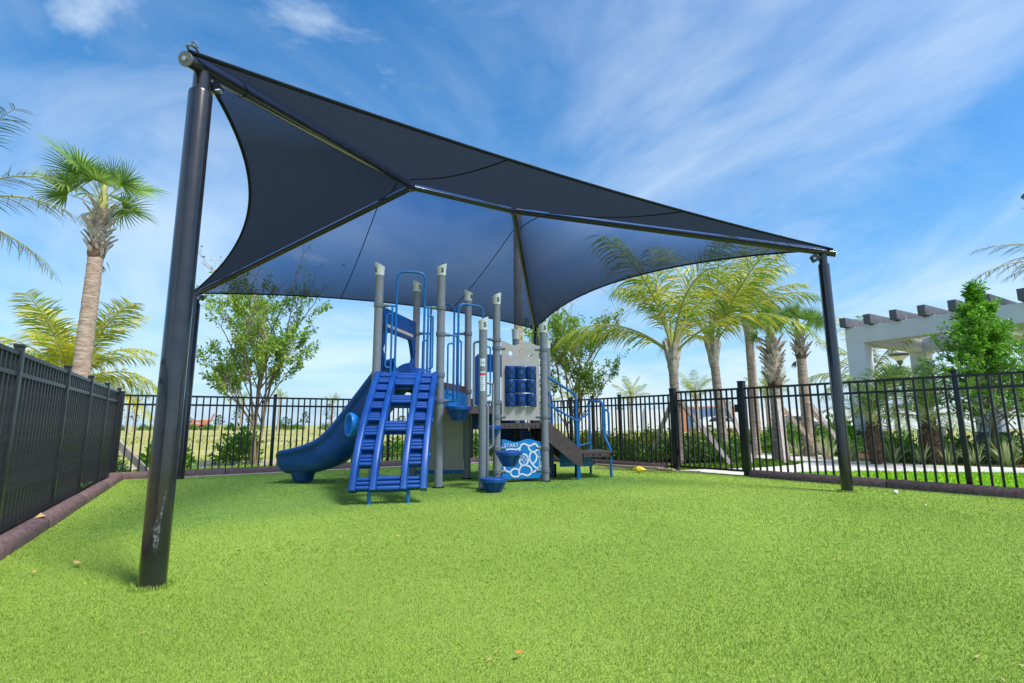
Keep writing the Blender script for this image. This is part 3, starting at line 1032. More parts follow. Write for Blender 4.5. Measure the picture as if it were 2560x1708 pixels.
# stickers on the pod post
for (z0, z1, mk) in ((1.80, 1.915, 'white_print'), (1.43, 1.72, 'white_print'), (1.66, 1.70, 'red_print')):
    b = MB()
    vs, rr = [], 0.0652 + (0.001 if mk == 'red_print' else 0)
    for z in (z0, z1):
        for k in range(9):
            a = -PI / 2 - .62 + 1.24 * k / 8 - .05
            vs.append(V(pC.x + rr * math.cos(a), pC.y + rr * math.sin(a), z))
    b.add(vs, [(k, k + 1, k + 10, k + 9) for k in range(8)])
    b.build('sticker', M[mk], postC)
put('sticker_print', text_mesh('1.5', .045, .001), M['ink'], postC, frame(V(pC.x, pC.y - .0665, 1.855), (1, 0, 0), (0, -1, 0)))
for i in range(6):
    MB().box((pC.x - .004, pC.y - .0662, 1.63 - i * .034), (.055 - .012 * (i % 3), .0015, .006)).build('sticker_line', M['grey_dark'], postC)


def collar(p, d, z, parent):
    """grey clamp on a post with its stub"""
    d = d.normalized()
    c = MB().lathe([(0.071, -.035), (0.075, -.03), (0.075, .03), (0.071, .035)], 20, Matrix.Translation((p.x, p.y, z)))
    c.tube([V(p.x, p.y, z) + d * .06, V(p.x, p.y, z) + d * .15], .026, 10)
    return c.build('collar', M['grey_dark'], parent)


def arch_rail(P, Q, zlo, zhi, ztop, legs=(0.28, 0.73), off=0.0):
    d = (Q - P)
    L = d.length
    d = d / L
    n = V(d.y, -d.x, 0)
    at = lambda f, z: P + d * (L * f) + n * off + V(0, 0, z)
    e = 0.105 / L
    root = MB().tube(round_path([at(e, zlo), at(legs[0], zlo), at(legs[0], ztop), at(legs[1], ztop), at(legs[1], zlo), at(1 - e, zlo)], 0.13, 7), 0.0185, 10).build('arch_handrail', M['blue_tube'], play)
    for f0, f1, sg in ((e, legs[0], 1), (1 - e, legs[1], -1)):
        MB().tube([at(f0, zhi), at(f1, zhi)], 0.0165, 8).build('rail_stub', M['blue_tube'], root)
        fb = f0 + (f1 - f0) * 0.62
        fl = f0 + (f1 - f0) * 0.12
        MB().tube([at(fb, zhi), at(fb, zlo)], 0.0165, 8).build('baluster', M['blue_tube'], root)
        MB().tube(round_path([at(fb, zhi - .13), at(fl, zhi - .13), at(fl, zlo + .10), at(fb, zlo + .10)], 0.08, 6), 0.0145, 8).build('baluster_loop', M['blue_tube'], root)
    for p, s in ((P, 1), (Q, -1)):
        for z in (zlo, zhi):
            collar(p, d * s, z, root)


arch_rail(pA, pB, 1.70, 2.76, 3.32)
arch_rail(pB, pD, 1.30, 2.34, 2.88, (0.30, 0.745))
arch_rail(pF, pG, 1.52, 2.57, 3.12)


# decks
def deck(poly, z, lip=0.11, holes=True):
    P = [Vector(p) for p in poly]
    c = sum(P, Vector()) / len(P)
    top = MB()
    n = len(P)
    vs = [V(p.x, p.y, z) for p in P] + [V(p.x, p.y, z - .012) for p in P]
    top.add(vs, [tuple(range(n)), tuple(reversed(range(n, 2 * n)))] + [(i, n + i, n + (i + 1) % n, (i + 1) % n) for i in range(n)])
    root = top.build('deck', M['brown_deck'], play, smooth=False, fix=True)
    for i in range(n):
        a, b = P[i], P[(i + 1) % n]
        d = (b - a).normalized()
        MB().beam(a + d * .07 + V(0, 0, z - lip / 2 - .002), b - d * .07 + V(0, 0, z - lip / 2 - .002), .018, lip).build('deck_edge', M['brown_deck'], root, smooth=False)
    return root


deck([pA, pB, pG, pF], Z1)
deck([pB, pD, pH, pG], Z2)
dk3 = deck([pD, pE, pI, pH], Z3, 0.085)
# bolt holes in the low deck's front edge
dd = (pE - pD).normalized()
nn = V(dd.y, -dd.x, 0)
for f in (.08, .16, .25, .40, .55, .71, .80, .90):
    p = pD.lerp(pE, f) + nn * .010 + V(0, 0, Z3 - .05)
    MB().lathe([(.011, 0), (.011, .003)], 10, frame(p, dd, nn)).build('bolt_hole', M['hole'], dk3)
# riser plate between the two upper decks (light blue)
dd = (pG - pB).normalized()
rp = MB().beam(pB + dd * .09 + V(0, 0, 1.37), pG - dd * .09 + V(0, 0, 1.37), .012, .27).build('riser_plate', M['cyan_panel'], play)
for f in (.2, .5, .8):
    MB().tube([pB.lerp(pG, f) + V(-.02, .006, 1.46) - V(dd.y, -dd.x, 0) * -.03, pB.lerp(pG, f) + V(0, 0, 1.46) + V(dd.y, -dd.x, 0) * .012], .008, 8).build('bolt', M['steel'], rp)
dd = (pH - pG).normalized()
MB().beam(pG + dd * .08 + V(0, 0, 1.00), pH - dd * .08 + V(0, 0, 1.00), .014, .30).build('riser_plate', M['navy_plastic'], play)

# solid panel below the high deck, at its back
dd = (pG - pF).normalized()
nn = V(dd.y, -dd.x, 0)
wl = (pG - pF).length
Pm = frame(pF + V(0, 0, 0), dd, nn)
wall = MB().prism([(.03, .10), (wl - .07, .10), (wl - .07, 1.32), (.03, 1.32)], .022, Pm).build('wall_panel', M['beige_panel'], play, bevel=.004)
MB().prism([(.03, .085), (wl - .02, .085), (wl - .02, .155), (.03, .155)], .030, Pm).build('bottom_strip', M['blue_tube'], wall)
for f in (.15, .45, .75, .97):
    MB().lathe([(.009, 0), (.007, .006)], 8, frame(pF + dd * wl * f + nn * .016 + V(0, 0, .12), dd, nn)).build('bolt', M['steel'], wall)

# ---- game panel with nine turning drums
dd = (pE - pD).normalized()
nn = V(dd.y, -dd.x, 0)
W = (pE - pD).length


def panel_frame(z):
    return frame(pD + nn * 0.0 + V(0, 0, z), dd, nn)


x0, x1 = 0.085, W - 0.085
G0 = panel_frame(1.0)
topw = lambda x: 1.285 + 0.035 * math.cos((x - x0) / (x1 - x0) * 3 * PI) + 0.01
ox0, ox1, oy0, oy1 = x0 + .055, x1 - .055, .225, .905
outline_t = [(x0 + (x1 - x0) * k / 24, topw(x0 + (x1 - x0) * k / 24)) for k in range(25)]
gp_ = MB()
gp_.prism([(x0, 0), (x1, 0), (x1, oy0), (x0, oy0)], .022, G0)
gp_.prism([(x0, oy0), (ox0, oy0), (ox0, oy1), (x0, oy1)], .022, G0)
gp_.prism([(ox1, oy0), (x1, oy0), (x1, oy1), (ox1, oy1)], .022, G0)
# top part with three holes: cut as columns around each hole
holes = [(x0 + (x1 - x0) * f, 1.13 + dz, .040) for f, dz in ((.24, -.01), (.51, .03), (.77, -.03))]
cuts = [x0] + [h for c in holes for h in (c[0] - .055, c[0] + .055)] + [x1]
for i in range(len(cuts) - 1):
    a, b = cuts[i], cuts[i + 1]
    tops = [(a + (b - a) * k / 8, topw(a + (b - a) * k / 8)) for k in range(9)]
    if i % 2 == 0:
        gp_.prism([(a, oy1), (b, oy1)] + tops[::-1], .022, G0)
    else:
        cx, cy, r = holes[i // 2]
        low = [(cx + r * math.cos(PI + PI * k / 12), cy + r * math.sin(PI + PI * k / 12)) for k in range(13)]
        hi = [(cx + r * math.cos(PI * k / 12), cy + r * math.sin(PI * k / 12)) for k in range(13)]
        gp_.prism([(a, oy1), (b, oy1), (b, cy)] + low[::-1] + [(a, cy)], .022, G0)
        gp_.prism([(b, cy)] + tops[::-1] + [(a, cy)] + hi[::-1], .022, G0)
game = gp_.build('game_panel', M['beige_panel'], play, angle=30)
dr = (ox1 - ox0) / 3
DRUM = MB().lathe([(.080, -.104), (.088, -.100), (.092, -.085), (.092, .085), (.088, .100), (.080, .104)], 20).mesh('game_drum', M['navy_plastic'])
for c in range(3):
    MB().tube([G0 @ V(ox0 + dr * (c + .5), oy0 - .01, 0), G0 @ V(ox0 + dr * (c + .5), oy1 + .01, 0)], .012, 8).build('drum_rod', M['steel'], game)
    for r_ in range(3):
        p = G0 @ V(ox0 + dr * (c + .5), oy0 + (oy1 - oy0) * (r_ + .5) / 3, 0)
        yaw = [0.10, -0.05, 0.12, 0.06, 0.22, -0.06, 0.05, 0.08, 0.10][c * 3 + r_]
        o = put('game_drum', DRUM, None, game, Matrix.Translation(p))
        L_ = 'O' if c == 1 else 'X'
        nrm = Matrix.Rotation(yaw, 3, 'Z') @ nn
        side_ = Matrix.Rotation(yaw, 3, 'Z') @ dd
        me = text_mesh(L_, 0.20, 0.010)
        # wrap the letter round the drum
        bm = bmesh.new()
        bm.from_mesh(me)
        bmesh.ops.triangulate(bm, faces=bm.faces)
        bmesh.ops.subdivide_edges(bm, edges=bm.edges, cuts=3, use_grid_fill=True)
        bm.to_mesh(me)
        bm.free()
        for v in me.vertices:
            a = v.co.x / .093
            rr = .0925 + v.co.z * .25
            v.co = V(math.sin(a) * rr, v.co.y, math.cos(a) * rr)
        m = frame(V(0, 0, 0), side_, nrm)
        t = put('letter', me, M['dark_print'])
        t.parent = o
        t.matrix_basis = m
for z in (1.06, 2.20):
    for p, s in ((pD, 1), (pE, -1)):
        collar(p, dd * s, z, game)

# ---- maze panel below it
MZ = panel_frame(0.06)
zt = lambda x: .61 + .022 * math.sin((x - x0) / (x1 - x0) * 2 * PI * 1.5 + 1.4)
mp = MB().prism([(x0, 0), (x1, 0)] + [(x1 + (x0 - x1) * k / 24, zt(x1 + (x0 - x1) * k / 24)) for k in range(25)], .022, MZ).build('maze_panel', M['cyan_panel'], play, angle=30)


def ribbon(pts, w, closed=False, name='maze_track'):
    P = smooth_path([V(x0 + (x1 - x0) * x, .60 * y, 0) for x, y in pts], 7, closed)
    n = len(P)
    b = MB()
    vs, fs = [], []
    for i in range(n):
        a = P[(i - 1) % n] if (closed or i > 0) else P[i]
        c = P[(i + 1) % n] if (closed or i < n - 1) else P[i]
        t = (c - a).normalized()
        s = V(-t.y, t.x, 0) * w / 2
        for q in (P[i] - s, P[i] + s):
            vs.append(MZ @ V(q.x, q.y, .0125))
            vs.append(MZ @ V(q.x, q.y, .0165))
    m = n if closed else n - 1
    for i in range(m):
        a, c = 4 * i, 4 * ((i + 1) % n)
        fs += [(a + 1, a + 3, c + 3, c + 1), (a, a + 1, c + 1, c), (a + 3, a + 2, c + 2, c + 3)]
    b.add(vs, fs).build(name, M['white_print'], mp, fix=True)


ribbon([(.10, .78), (.25, .79), (.38, .78), (.45, .82)], .024)
ribbon([(.46, .80), (.50, .90), (.58, .93), (.66, .89), (.76, .88), (.85, .93), (.92, .86), (.91, .76), (.84, .71), (.76, .72), (.70, .80), (.68, .88)], .026)
ribbon([(.46, .80), (.46, .70), (.53, .62)], .026)
ribbon([(.76, .72), (.72, .62), (.72, .50), (.77, .40), (.84, .31), (.93, .25)], .026)
ribbon([(.84, .70), (.90, .60), (.88, .48), (.80, .38)], .026)
ribbon([(.56 + .115 * math.cos(2 * PI * k / 12), .50 + .15 * math.sin(2 * PI * k / 12)) for k in range(12)], .026, True)
ribbon([(.66, .55), (.72, .54)], .022)
ribbon([(.60, .36), (.70, .32), (.76, .24), (.74, .13), (.64, .08), (.54, .12), (.45, .12), (.44, .22), (.48, .31), (.52, .36)], .026)
ribbon([(.44, .22), (.34, .27), (.25, .23), (.22, .15), (.28, .07), (.40, .06), (.45, .12)], .026)
ribbon([(.22, .46), (.10, .44), (.06, .34), (.10, .22), (.22, .18)], .026)
ribbon([(.74, .18), (.82, .17), (.88, .22)], .024)


def panel_text(s, size, x, y, rot=0.0, mat='white_print'):
    m = MZ @ Matrix.Translation((x0 + (x1 - x0) * x, .60 * y, .0140)) @ Matrix.Rotation(rot, 4, 'Z')
    put('panel_lettering', text_mesh(s, size, .002), M[mat], mp, m)


panel_text('START', .085, .24, .885)
for i, ch in enumerate('FINISH'):
    panel_text(ch, .062, .968, .74 - i * .088)
for ch, x, y in (('N', .56, .57), ('S', .56, .43), ('W', .505, .50), ('E', .617, .50)):
    panel_text(ch, .058, x, y)
for z in (.18, .55):
    for p, s in ((pD, 1), (pE, -1)):
        collar(p, dd * s, z, mp)

# ---- pods winding up round their post
POD = MB()
prof = [(.02, -.20), (.085, -.195), (.10, -.17), (.135, -.09), (.165, -.045), (.192, -.035), (.196, -.02), (.196, .012), (.188, .02), (.02, .022)]
POD.lathe(prof, 28)
PODM = POD.mesh('pod', M['blue_plastic'], fix=True)
RIBM = MB()
for k in range(6):
    a = 2 * PI * k / 6 + .3
    RIBM.beam((math.cos(a) * .09, math.sin(a) * .09, -.185), (math.cos(a) * .165, math.sin(a) * .165, -.05), .035, .018)
RIBS = RIBM.mesh('pod_rib', M['blue_plastic'], False)
PODS = [(V(-.27, 7.42, .175), .16), (V(-.05, 7.62, .53), .42), (V(-.36, 8.02, .90), .86), (V(-.82, 7.82, 1.19), 0.80)]
for c, zj in PODS:
    po = put('step_pod', PODM, None, play, Matrix.Translation(c))
    r = put('pod_rib', RIBS); r.parent = po
    lo = c + V(0, 0, -.19)
    if c.z > .3:
        u = (V(c.x, c.y, 0) - pC)
        st = pC + u.normalized() * .05 + V(0, 0, max(.12, c.z - .52))
        t = MB().tube(smooth_path([st, st + u * .45 + V(0, 0, .0), V(c.x, c.y, st.z + .13) - u * .08, lo], 6), .030, 10)
        t.build('pod_arm', M['grey_post'], po)
    else:
        MB().lathe([(.045, -.02), (.045, .02)], 12, Matrix.Translation((c.x, c.y, 0))).build('pod_arm', M['hole'], po)
# grey hand loops on the pod post
for pts in ([(-.05, 0, 2.18), (-.14, .02, 2.18), (-.14, .02, 1.20), (-.05, 0, 1.20)], [(.05, 0, 1.55), (.15, .02, 1.55), (.15, .02, .62), (.05, 0, .56)], [(.055, -.03, 1.24), (.075, -.03, 1.18), (.075, -.03, .20), (.055, -.03, .14)]):
    MB().tube(round_path([pC + V(*p) for p in pts], .09, 6), .019, 10).build('hand_loop', M['grey_post'], play)

# ---- plastic climber
TM = pA.lerp(pB, .5) + V(0, 0, 0)
ce = V(.975, .22, 0).normalized()
co = V(.06, -1, 0).normalized()
prof = smooth_path([(-.04, 1.665, 0), (.14, 1.66, 0), (.34, 1.535, 0), (.66, 1.255, 0), (1.02, .905, 0), (1.30, .52, 0), (1.46, .16, 0)], 10)


def cp(w, s, z):
    return TM + ce * w + co * s + V(0, 0, z)


climb = empty('climber_', (0, 0, 0), None, None)
bpy.data.objects.remove(climb)
nst = len(prof)
tan = []
for i in range(nst):
    t = prof[min(i + 1, nst - 1)] - prof[max(i - 1, 0)]
    t.normalize()
    tan.append(t)


def rail_sec(i, w, hw, hh, base=0.0):
    t = tan[i]
    nx, nz = -t.y, t.x          # towards outside/up: rotate so it points up-out
    if nz < 0:
        nx, nz = -nx, -nz
    ring = []
    for k in range(12):
        a = 2 * PI * k / 12
        cw, ch = math.cos(a), math.sin(a)
        sw = math.copysign(abs(cw) ** .6, cw) * hw
        sh = math.copysign(abs(ch) ** .6, ch) * hh + base
        ring.append(cp(w + sw, prof[i].x + nx * sh, prof[i].y + nz * sh))
    return ring


first = None
for w in (-.415, -.18, .18, .415):
    secs = [rail_sec(i, w, .047, .070) for i in range(nst)]
    o = MB().sweep(None, secs).build('side_rail' if first else 'climber', M['blue_plastic'], first or play, fix=True)
    first = first or o
# ribbed treads
arc = [0.0]
for i in range(1, nst):
    arc.append(arc[-1] + (prof[i] - prof[i - 1]).length)
TOT = arc[-1]


def on_curve(s):
    for i in range(1, nst):
        if arc[i] >= s:
            f = (s - arc[i - 1]) / (arc[i] - arc[i - 1])
            return prof[i - 1].lerp(prof[i], f), tan[i - 1].lerp(tan[i], f).normalized()
    return prof[-1], tan[-1]


def tread_mesh(w, ribs, depth):
    b = MB()
    for k in range(ribs):
        y = (k - (ribs - 1) / 2) * depth / ribs
        zz = [.030, .024, .012, .0][k] if ribs > 2 else [.02, .0][k]
        b.add(*rounded_bar(w, depth / ribs * .90, .05, y, zz))
    b.box((0, 0, -.028), (w, depth, .03))
    return b.mesh('tread', M['blue_plastic'], angle=50)


def rounded_bar(w, d, h, y, z):
    r = min(d, h) * .35
    prof_ = []
    for cx, cy, a0 in ((d / 2 - r, h / 2 - r, 0), (-d / 2 + r, h / 2 - r, 90), (-d / 2 + r, -h / 2 + r, 180), (d / 2 - r, -h / 2 + r, 270)):
        for k in range(3):
            a = R(a0 + 45 * k)
            prof_.append((cx + r * math.cos(a), cy + r * math.sin(a)))
    n = len(prof_)
    vs = [(x, y + p[0], z + p[1]) for x in (-w / 2, w / 2) for p in prof_]
    fs = [tuple(range(n)), tuple(reversed(range(n, 2 * n)))] + [(i, n + i, n + (i + 1) % n, (i + 1) % n) for i in range(n)]
    return vs, fs


LANE = tread_mesh(.165, 3, .158)
MID = tread_mesh(.28, 3, .185)


def place_tread(me, w, s, nm='tread'):
    p, t = on_curve(s)
    tv = (co * t.x + V(0, 0, t.y)).normalized()
    nz = ce.cross(tv)
    if nz.z < 0:
        nz = -nz
    x = ce if ce.cross(-tv).dot(nz) > 0 else -ce
    y = nz.cross(x)
    m = Matrix(((x.x, y.x, nz.x, 0), (x.y, y.y, nz.y, 0), (x.z, y.z, nz.z, 0), (0, 0, 0, 1)))
    m.translation = cp(w, p.x, p.y) - nz * .012
    return put(nm, me, None, first, m)


for w in (-.298, .298):
    for s in (.05, .20, .36, .54, .73, .93, 1.17, 1.41, 1.63, 1.84, TOT - .09):
        place_tread(LANE, w, s)
PLATE = MB().box((0, 0, -.03), (.19, .17, .02)).mesh('lane_plate', M['blue_plastic'], False)
for w in (-.298, .298):
    for s in (.14, .29, .45, .64, .83, 1.05, 1.29, 1.52, 1.74):
        if s in (1.29,):
            continue
        place_tread(PLATE, w, s, 'lane_plate')
for s in (.06, .24, .40, .80, 1.33, TOT - .09):
    place_tread(MID, 0, s)
for s in (.35, .75, 1.2, 1.75):
    p, t = on_curve(s)
    for w in (-.455, .455):
        MB().lathe([(.042, -.015), (.042, .01), (.03, .022), (.008, .026)], 14, frame(cp(w, p.x, p.y - .03), V(0, 0, 1), ce * math.copysign(1, w))).build('knob', M['blue_plastic'], first)
for w in (-.23, .23):
    p, t = on_curve(TOT - .05)
    MB().tube([cp(w, p.x - .02, .16), cp(w, p.x - .02, -.02)], .024, 10).build('climber_leg', M['blue_tube'], first)

# ---- main slide
so = pA.lerp(pF, .47)
sdv = V(-.974, .227, 0).normalized()
swn = V(-.227, -.974, 0).normalized()        # towards the camera
top_edge = smooth_path([(-.10, 1.99, 0), (.08, 1.94, 0), (.25, 1.79, 0), (.56, 1.41, 0), (.94, .955, 0), (1.18, .745, 0), (1.42, .635, 0), (1.66, .575, 0), (1.84, .545, 0), (1.99, .530, 0)], 7)


def slide_mesh(path, origin, sd, sw, hw=.33, depth=.50, z_off=0.0):
    P = path
    n = len(P)
    secs = []
    # outline across the chute: (across, depth below the top edge)
    half = [(hw + .018, -.015), (hw + .030, -.045), (hw + .022, -.085), (hw - .004, -.105), (hw - .012, -.16), (hw - .02, -.30), (hw - .06, -.42), (hw - .15, -.49), (0, -.51)]
    inner = [(0, -.36), (hw - .16, -.345), (hw - .075, -.28), (hw - .055, -.12), (hw - .045, -.03), (hw - .02, -.002)]
    ring2 = half + [(-w, h) for w, h in half[-2::-1]]
    ring2 += [(-w, h) for w, h in inner[::-1]] + inner[1:]
    for i in range(n):
        t = (P[min(i + 1, n - 1)] - P[max(i - 1, 0)]).normalized()
        nx, nz = -t.y, t.x
        if nz < 0:
            nx, nz = -nx, -nz
        fr_ = i / (n - 1)
        k = depth / .51 * (1 - .26 * max(0, (fr_ - .55) / .45))
        f = 1.0
        if i >= n - 9:                       # the exit closes in a rounded lip
            f = [1, .99, .97, .94, .89, .81, .70, .54, .30][i - (n - 9)]
        hm = -.27
        secs.append([origin + sd * (P[i].x + nx * (hm + (h - hm) * f) * k) + sw * w * (1 - (1 - f) * .55) + V(0, 0, P[i].y + nz * (hm + (h - hm) * f) * k + z_off) for w, h in ring2])
    return MB().sweep(None, secs)


slide = slide_mesh(top_edge, so, sdv, swn).build('slide', M['blue_plastic'], play, fix=True, angle=60)
fp = so + sdv * 1.62
MB().lathe([(.11, .02), (.15, .03), (.165, .07), (.18, .13), (.21, .19), (.215, .25), (.1, .28)], 24, Matrix.Translation((fp.x, fp.y, 0)) @ Matrix.Diagonal((1, 1.1, 1, 1))).build('slide_foot', M['blue_plastic'], slide)
MB().lathe([(.07, -.01), (.07, .03)], 16, Matrix.Translation((fp.x, fp.y, 0))).build('slide_anchor', M['hole'], slide)

# hood over the slide entrance, between two posts
hd = (pF - pA).normalized()
hn = V(hd.y, -hd.x, 0)
HL = (pF - pA).length
HM = frame(pA + V(0, 0, Z1), hd, -hn if False else V(hd.y, -hd.x, 0))
hood = MB()
hood.prism([(.09, .80), (HL - .09, .80), (HL - .09, 1.16), (.09, 1.16)], .07, HM)
hood.prism([(.09, 0), (.20, 0), (.16, .2), (.22, .35), (.15, .50), (.24, .72), (.30, .80), (.09, .80)], .07, HM)
hood.prism([(HL - .09, 0), (HL - .09, .80), (HL - .30, .80), (HL - .24, .72), (HL - .15, .50), (HL - .22, .35), (HL - .16, .2), (HL - .22, 0)], .07, HM)
hd_o = hood.build('slide_hood', M['navy_plastic'], slide, bevel=.010, fix=True)
MB().prism([(.22, .86), (HL - .22, .86), (HL - .22, .91), (.22, .91)], .080, HM).build('hood_slot', M['beige_panel'], hd_o)
for z in (.1, .33, .62, .9):
    MB().lathe([(.012, 0), (.009, .01)], 8, frame(HM @ V(HL - .11, z, .036), hd, V(hd.y, -hd.x, 0))).build('bolt', M['hole'], hd_o)
# dome of the slide seen behind the deck
dm = MB().lathe([(.30, 0), (.295, .10), (.26, .19), (.20, .25), (.1, .29), (.01, .30)], 24, Matrix.Translation(pF + V(.12, -.38, Z1)) @ Matrix.Diagonal((1, .5, 1, 1)))
dm.build('slide_dome', M['blue_plastic'], slide)

# speaking horn at the left of the climber
hp = V(-2.36, 7.60, .945)
hdir = V(-.80, -.60, 0).normalized()
horn = MB().lathe([(.05, -.10), (.11, -.09), (.15, -.05), (.172, .0), (.178, .02), (.175, .045), (.145, .048), (.128, .02), (.12, -.03), (.05, -.07)], 28, frame(hp, V(0, 0, 1), hdir), cap=False).build('speaking_horn', M['cyan_ring'], play, fix=True)
MB().tube(round_path([hp - hdir * .14, hp - hdir * .26, V(pA.x, pA.y, .80)], .1, 5), .03, 10).build('horn_pipe', M['grey_post'], horn)

# ---- second slide behind, with its hood
s2o = pG.lerp(pH, .5)
s2d = V(.42, .907, 0).normalized()
s2w = V(.907, -.42, 0)
p2 = smooth_path([(-.05, 1.60, 0), (.12, 1.55, 0), (.35, 1.34, 0), (.7, .98, 0), (1.1, .66, 0), (1.4, .55, 0), (1.7, .52, 0), (1.8, .51, 0)], 6)
sl2 = slide_mesh(p2, s2o, s2d, s2w).build('slide', M['navy_plastic'], play, fix=True, angle=60)
d2 = (pH - pG).normalized()
L2 = (pH - pG).length
H2 = frame(pG + V(0, 0, Z2), d2, V(d2.y, -d2.x, 0))
h2 = MB()
arch = [(.10, 0), (.22, 0), (.20, .30), (.26, .55), (.36, .66), (L2 - .36, .66), (L2 - .26, .55), (L2 - .20, .30), (L2 - .22, 0), (L2 - .10, 0), (L2 - .10, .88), (L2 - .18, .98), (.18, .98), (.10, .88)]
h2.prism([arch[0], arch[1], arch[2], arch[3], arch[4], (.36, .98), (.18, .98), (.10, .88)], .07, H2)
h2.prism([(.36, .66), (L2 - .36, .66), (L2 - .36, .98), (.36, .98)], .07, H2)
h2.prism([(L2 - .36, .66), (L2 - .26, .55), (L2 - .20, .30), (L2 - .22, 0), (L2 - .10, 0), (L2 - .10, .88), (L2 - .18, .98), (L2 - .36, .98)], .07, H2)
h2.build('slide_hood', M['navy_plastic'], sl2, fix=True)

# ---- stairs and transfer platform
st = empty('tmp', (0, 0, 0), None, None)
bpy.data.objects.remove(st)
sx = V(.985, .17, 0).normalized()
sn = V(.17, -.985, 0).normalized()
S0 = pE + sx * .05
stair_root = None
for off, nm in ((0.02, 'stringer'), (-0.86, 'stringer')):
    fm = frame(S0 + sn * off, sx, sn)
    o = MB().prism([(-.02, .96), (.03, .96), (.585, .50), (.585, .24), (.48, .26), (-.02, .66)], .014, fm).build('stairs' if stair_root is None else nm, M['brown_deck'], stair_root or play, smooth=False, fix=True)
    stair_root = stair_root or o
# perforated steps and risers
for k in range(4):
    z = .86 - k * .14
    x = -.05 + k * .165
    c = S0 + sx * (x + .08) - sn * .42 + V(0, 0, z)
    MB().box(c, (.19, .84, .012), Matrix.Rotation(math.atan2(sx.y, sx.x), 3, 'Z')).build('step', M['brown_deck'], stair_root, smooth=False)
    MB().box(c + sx * .095 - V(0, 0, .05), (.010, .84, .10), Matrix.Rotation(math.atan2(sx.y, sx.x), 3, 'Z')).build('step_riser', M['brown_deck'], stair_root, smooth=False)
# perforated skirt plate under the low deck
pm = frame(pD.lerp(pE, .42) - nn * .30 + V(0, 0, .86), dd, nn)
b = MB()
cols, rows, px_, py_ = 16, 7, .026, .030
for i in range(cols + 1):
    b.prism([(i * px_, -rows * py_), (i * px_ + .012, -rows * py_), (i * px_ + .012, 0), (i * px_, 0)], .008, pm)
for j in range(rows + 1):
    b.prism([(0, -j * py_ - .014), (cols * px_ + .012, -j * py_ - .014), (cols * px_ + .012, -j * py_), (0, -j * py_)], .0085, pm)
b.build('perforated_plate', M['hole'], stair_root, smooth=False)
# platform
pl0, pl1, pl2, pl3 = V(1.10, 8.97, 0), V(1.78, 9.12, 0), V(1.66, 9.92, 0), V(.98, 9.80, 0)
plat = deck([pl0, pl1, pl2, pl3], .455, 0.08)
pd = (pl1 - pl0).normalized()
pnn = V(pd.y, -pd.x, 0)
for f in (.14, .42, .60, .88):
    MB().lathe([(.016, 0), (.016, .003)], 10, frame(pl0.lerp(pl1, f) + pnn * .010 + V(0, 0, .41), pd, pnn)).build('bolt_hole', M['hole'], plat)
# blue kick panel below
kp = MB().beam(V(.83, 9.25, .30), V(1.43, 9.38, .30), .014, .22).build('kick_panel', M['blue_tube'], plat)
for f in (.15, .4, .65, .9):
    q = V(.83, 9.25, .25).lerp(V(1.43, 9.38, .25), f) + V(.003, -.012, 0)
    MB().lathe([(.008, 0), (.006, .005)], 8, frame(q, (1, 0, 0), (0, -1, 0))).build('bolt', M['steel'], kp)
for q in (V(1.12, 9.32, 0), V(.75, 9.3, 0)):
    MB().tube([q + V(0, 0, -.02), q + V(0, 0, .24)], .022, 8).build('platform_leg', M['hole'], plat)
# handrails
BT = M['blue_tube']
fx = V(1.10, 8.90, 0)
e0 = pE + V(.07, 0, 0)
r1 = MB().tube(round_path([V(e0.x, e0.y, 1.72), fx + V(-.04, 0, 1.46), fx + V(0, 0, 1.38), fx + V(0, 0, -.02)], .10, 6), .022, 10).build('stair_rail', BT, play)
MB().tube([V(e0.x, e0.y, 1.26), fx + V(0, 0, 0.99)], .019, 10).build('mid_rail', BT, r1)
MB().tube([fx + V(0, 0, .98), V(1.42, 9.72, 1.12)], .017, 10).build('mid_rail', BT, r1)
MB().tube([fx + V(.035, 0.02, .96), fx + V(.03, 0.02, .02)], .018, 8).build('rail_post', BT, r1)
bx_ = V(.72, 9.45, 0)
r2 = MB().tube(round_path([V(pI.x, pI.y, 1.55), bx_ + V(-.02, 0, 1.47), bx_ + V(0, 0, 1.36), bx_ + V(0, 0, -.02)], .10, 6), .020, 10).build('stair_rail', BT, play)
MB().tube([V(pI.x - .03, pI.y, 1.08), bx_ + V(0, 0, 1.02)], .016, 8).build('mid_rail', BT, r2)
la, lb = V(1.47, 9.90, 0), V(1.74, 9.30, 0)
lc = V(1.64, 9.38, 0)
r3 = MB().tube(round_path([la + V(0, 0, -.02), la + V(0, 0, 1.38), lc + V(0, 0, 1.33), lc + V(0, 0, .70), lb + V(0, 0, .52), lb + V(0, 0, -.02)], .11, 7), .024, 10).build('platform_rail', BT, play)
MB().tube(round_path([lc + V(.0, 0, 1.21), lc + V(.10, -.02, 1.16), lc + V(.10, -.02, .72), lc + V(.0, 0, .66)], .07, 6), .018, 8).build('grab_loop', BT, r3)
MB().tube([lc + V(.03, 0, 1.18), lc + V(.03, 0, .68)], .017, 8).build('rail_post', BT, r3)
MB().tube([fx + V(0, 0, .56), V(1.46, 9.88, .58)], .015, 8).build('mid_rail', BT, r3)


# ------------------------------------------------------------------ palms
def strip(pts, widths, side):
    """thin folded leaf strip through pts"""
    vs, fs = [], []
    for p, w, s in zip(pts, widths, side):
        vs += [p - s * w, p + s * w]
    for i in range(len(pts) - 1):
        a = 2 * i
        fs.append((a, a + 1, a + 3, a + 2))
    return vs, fs


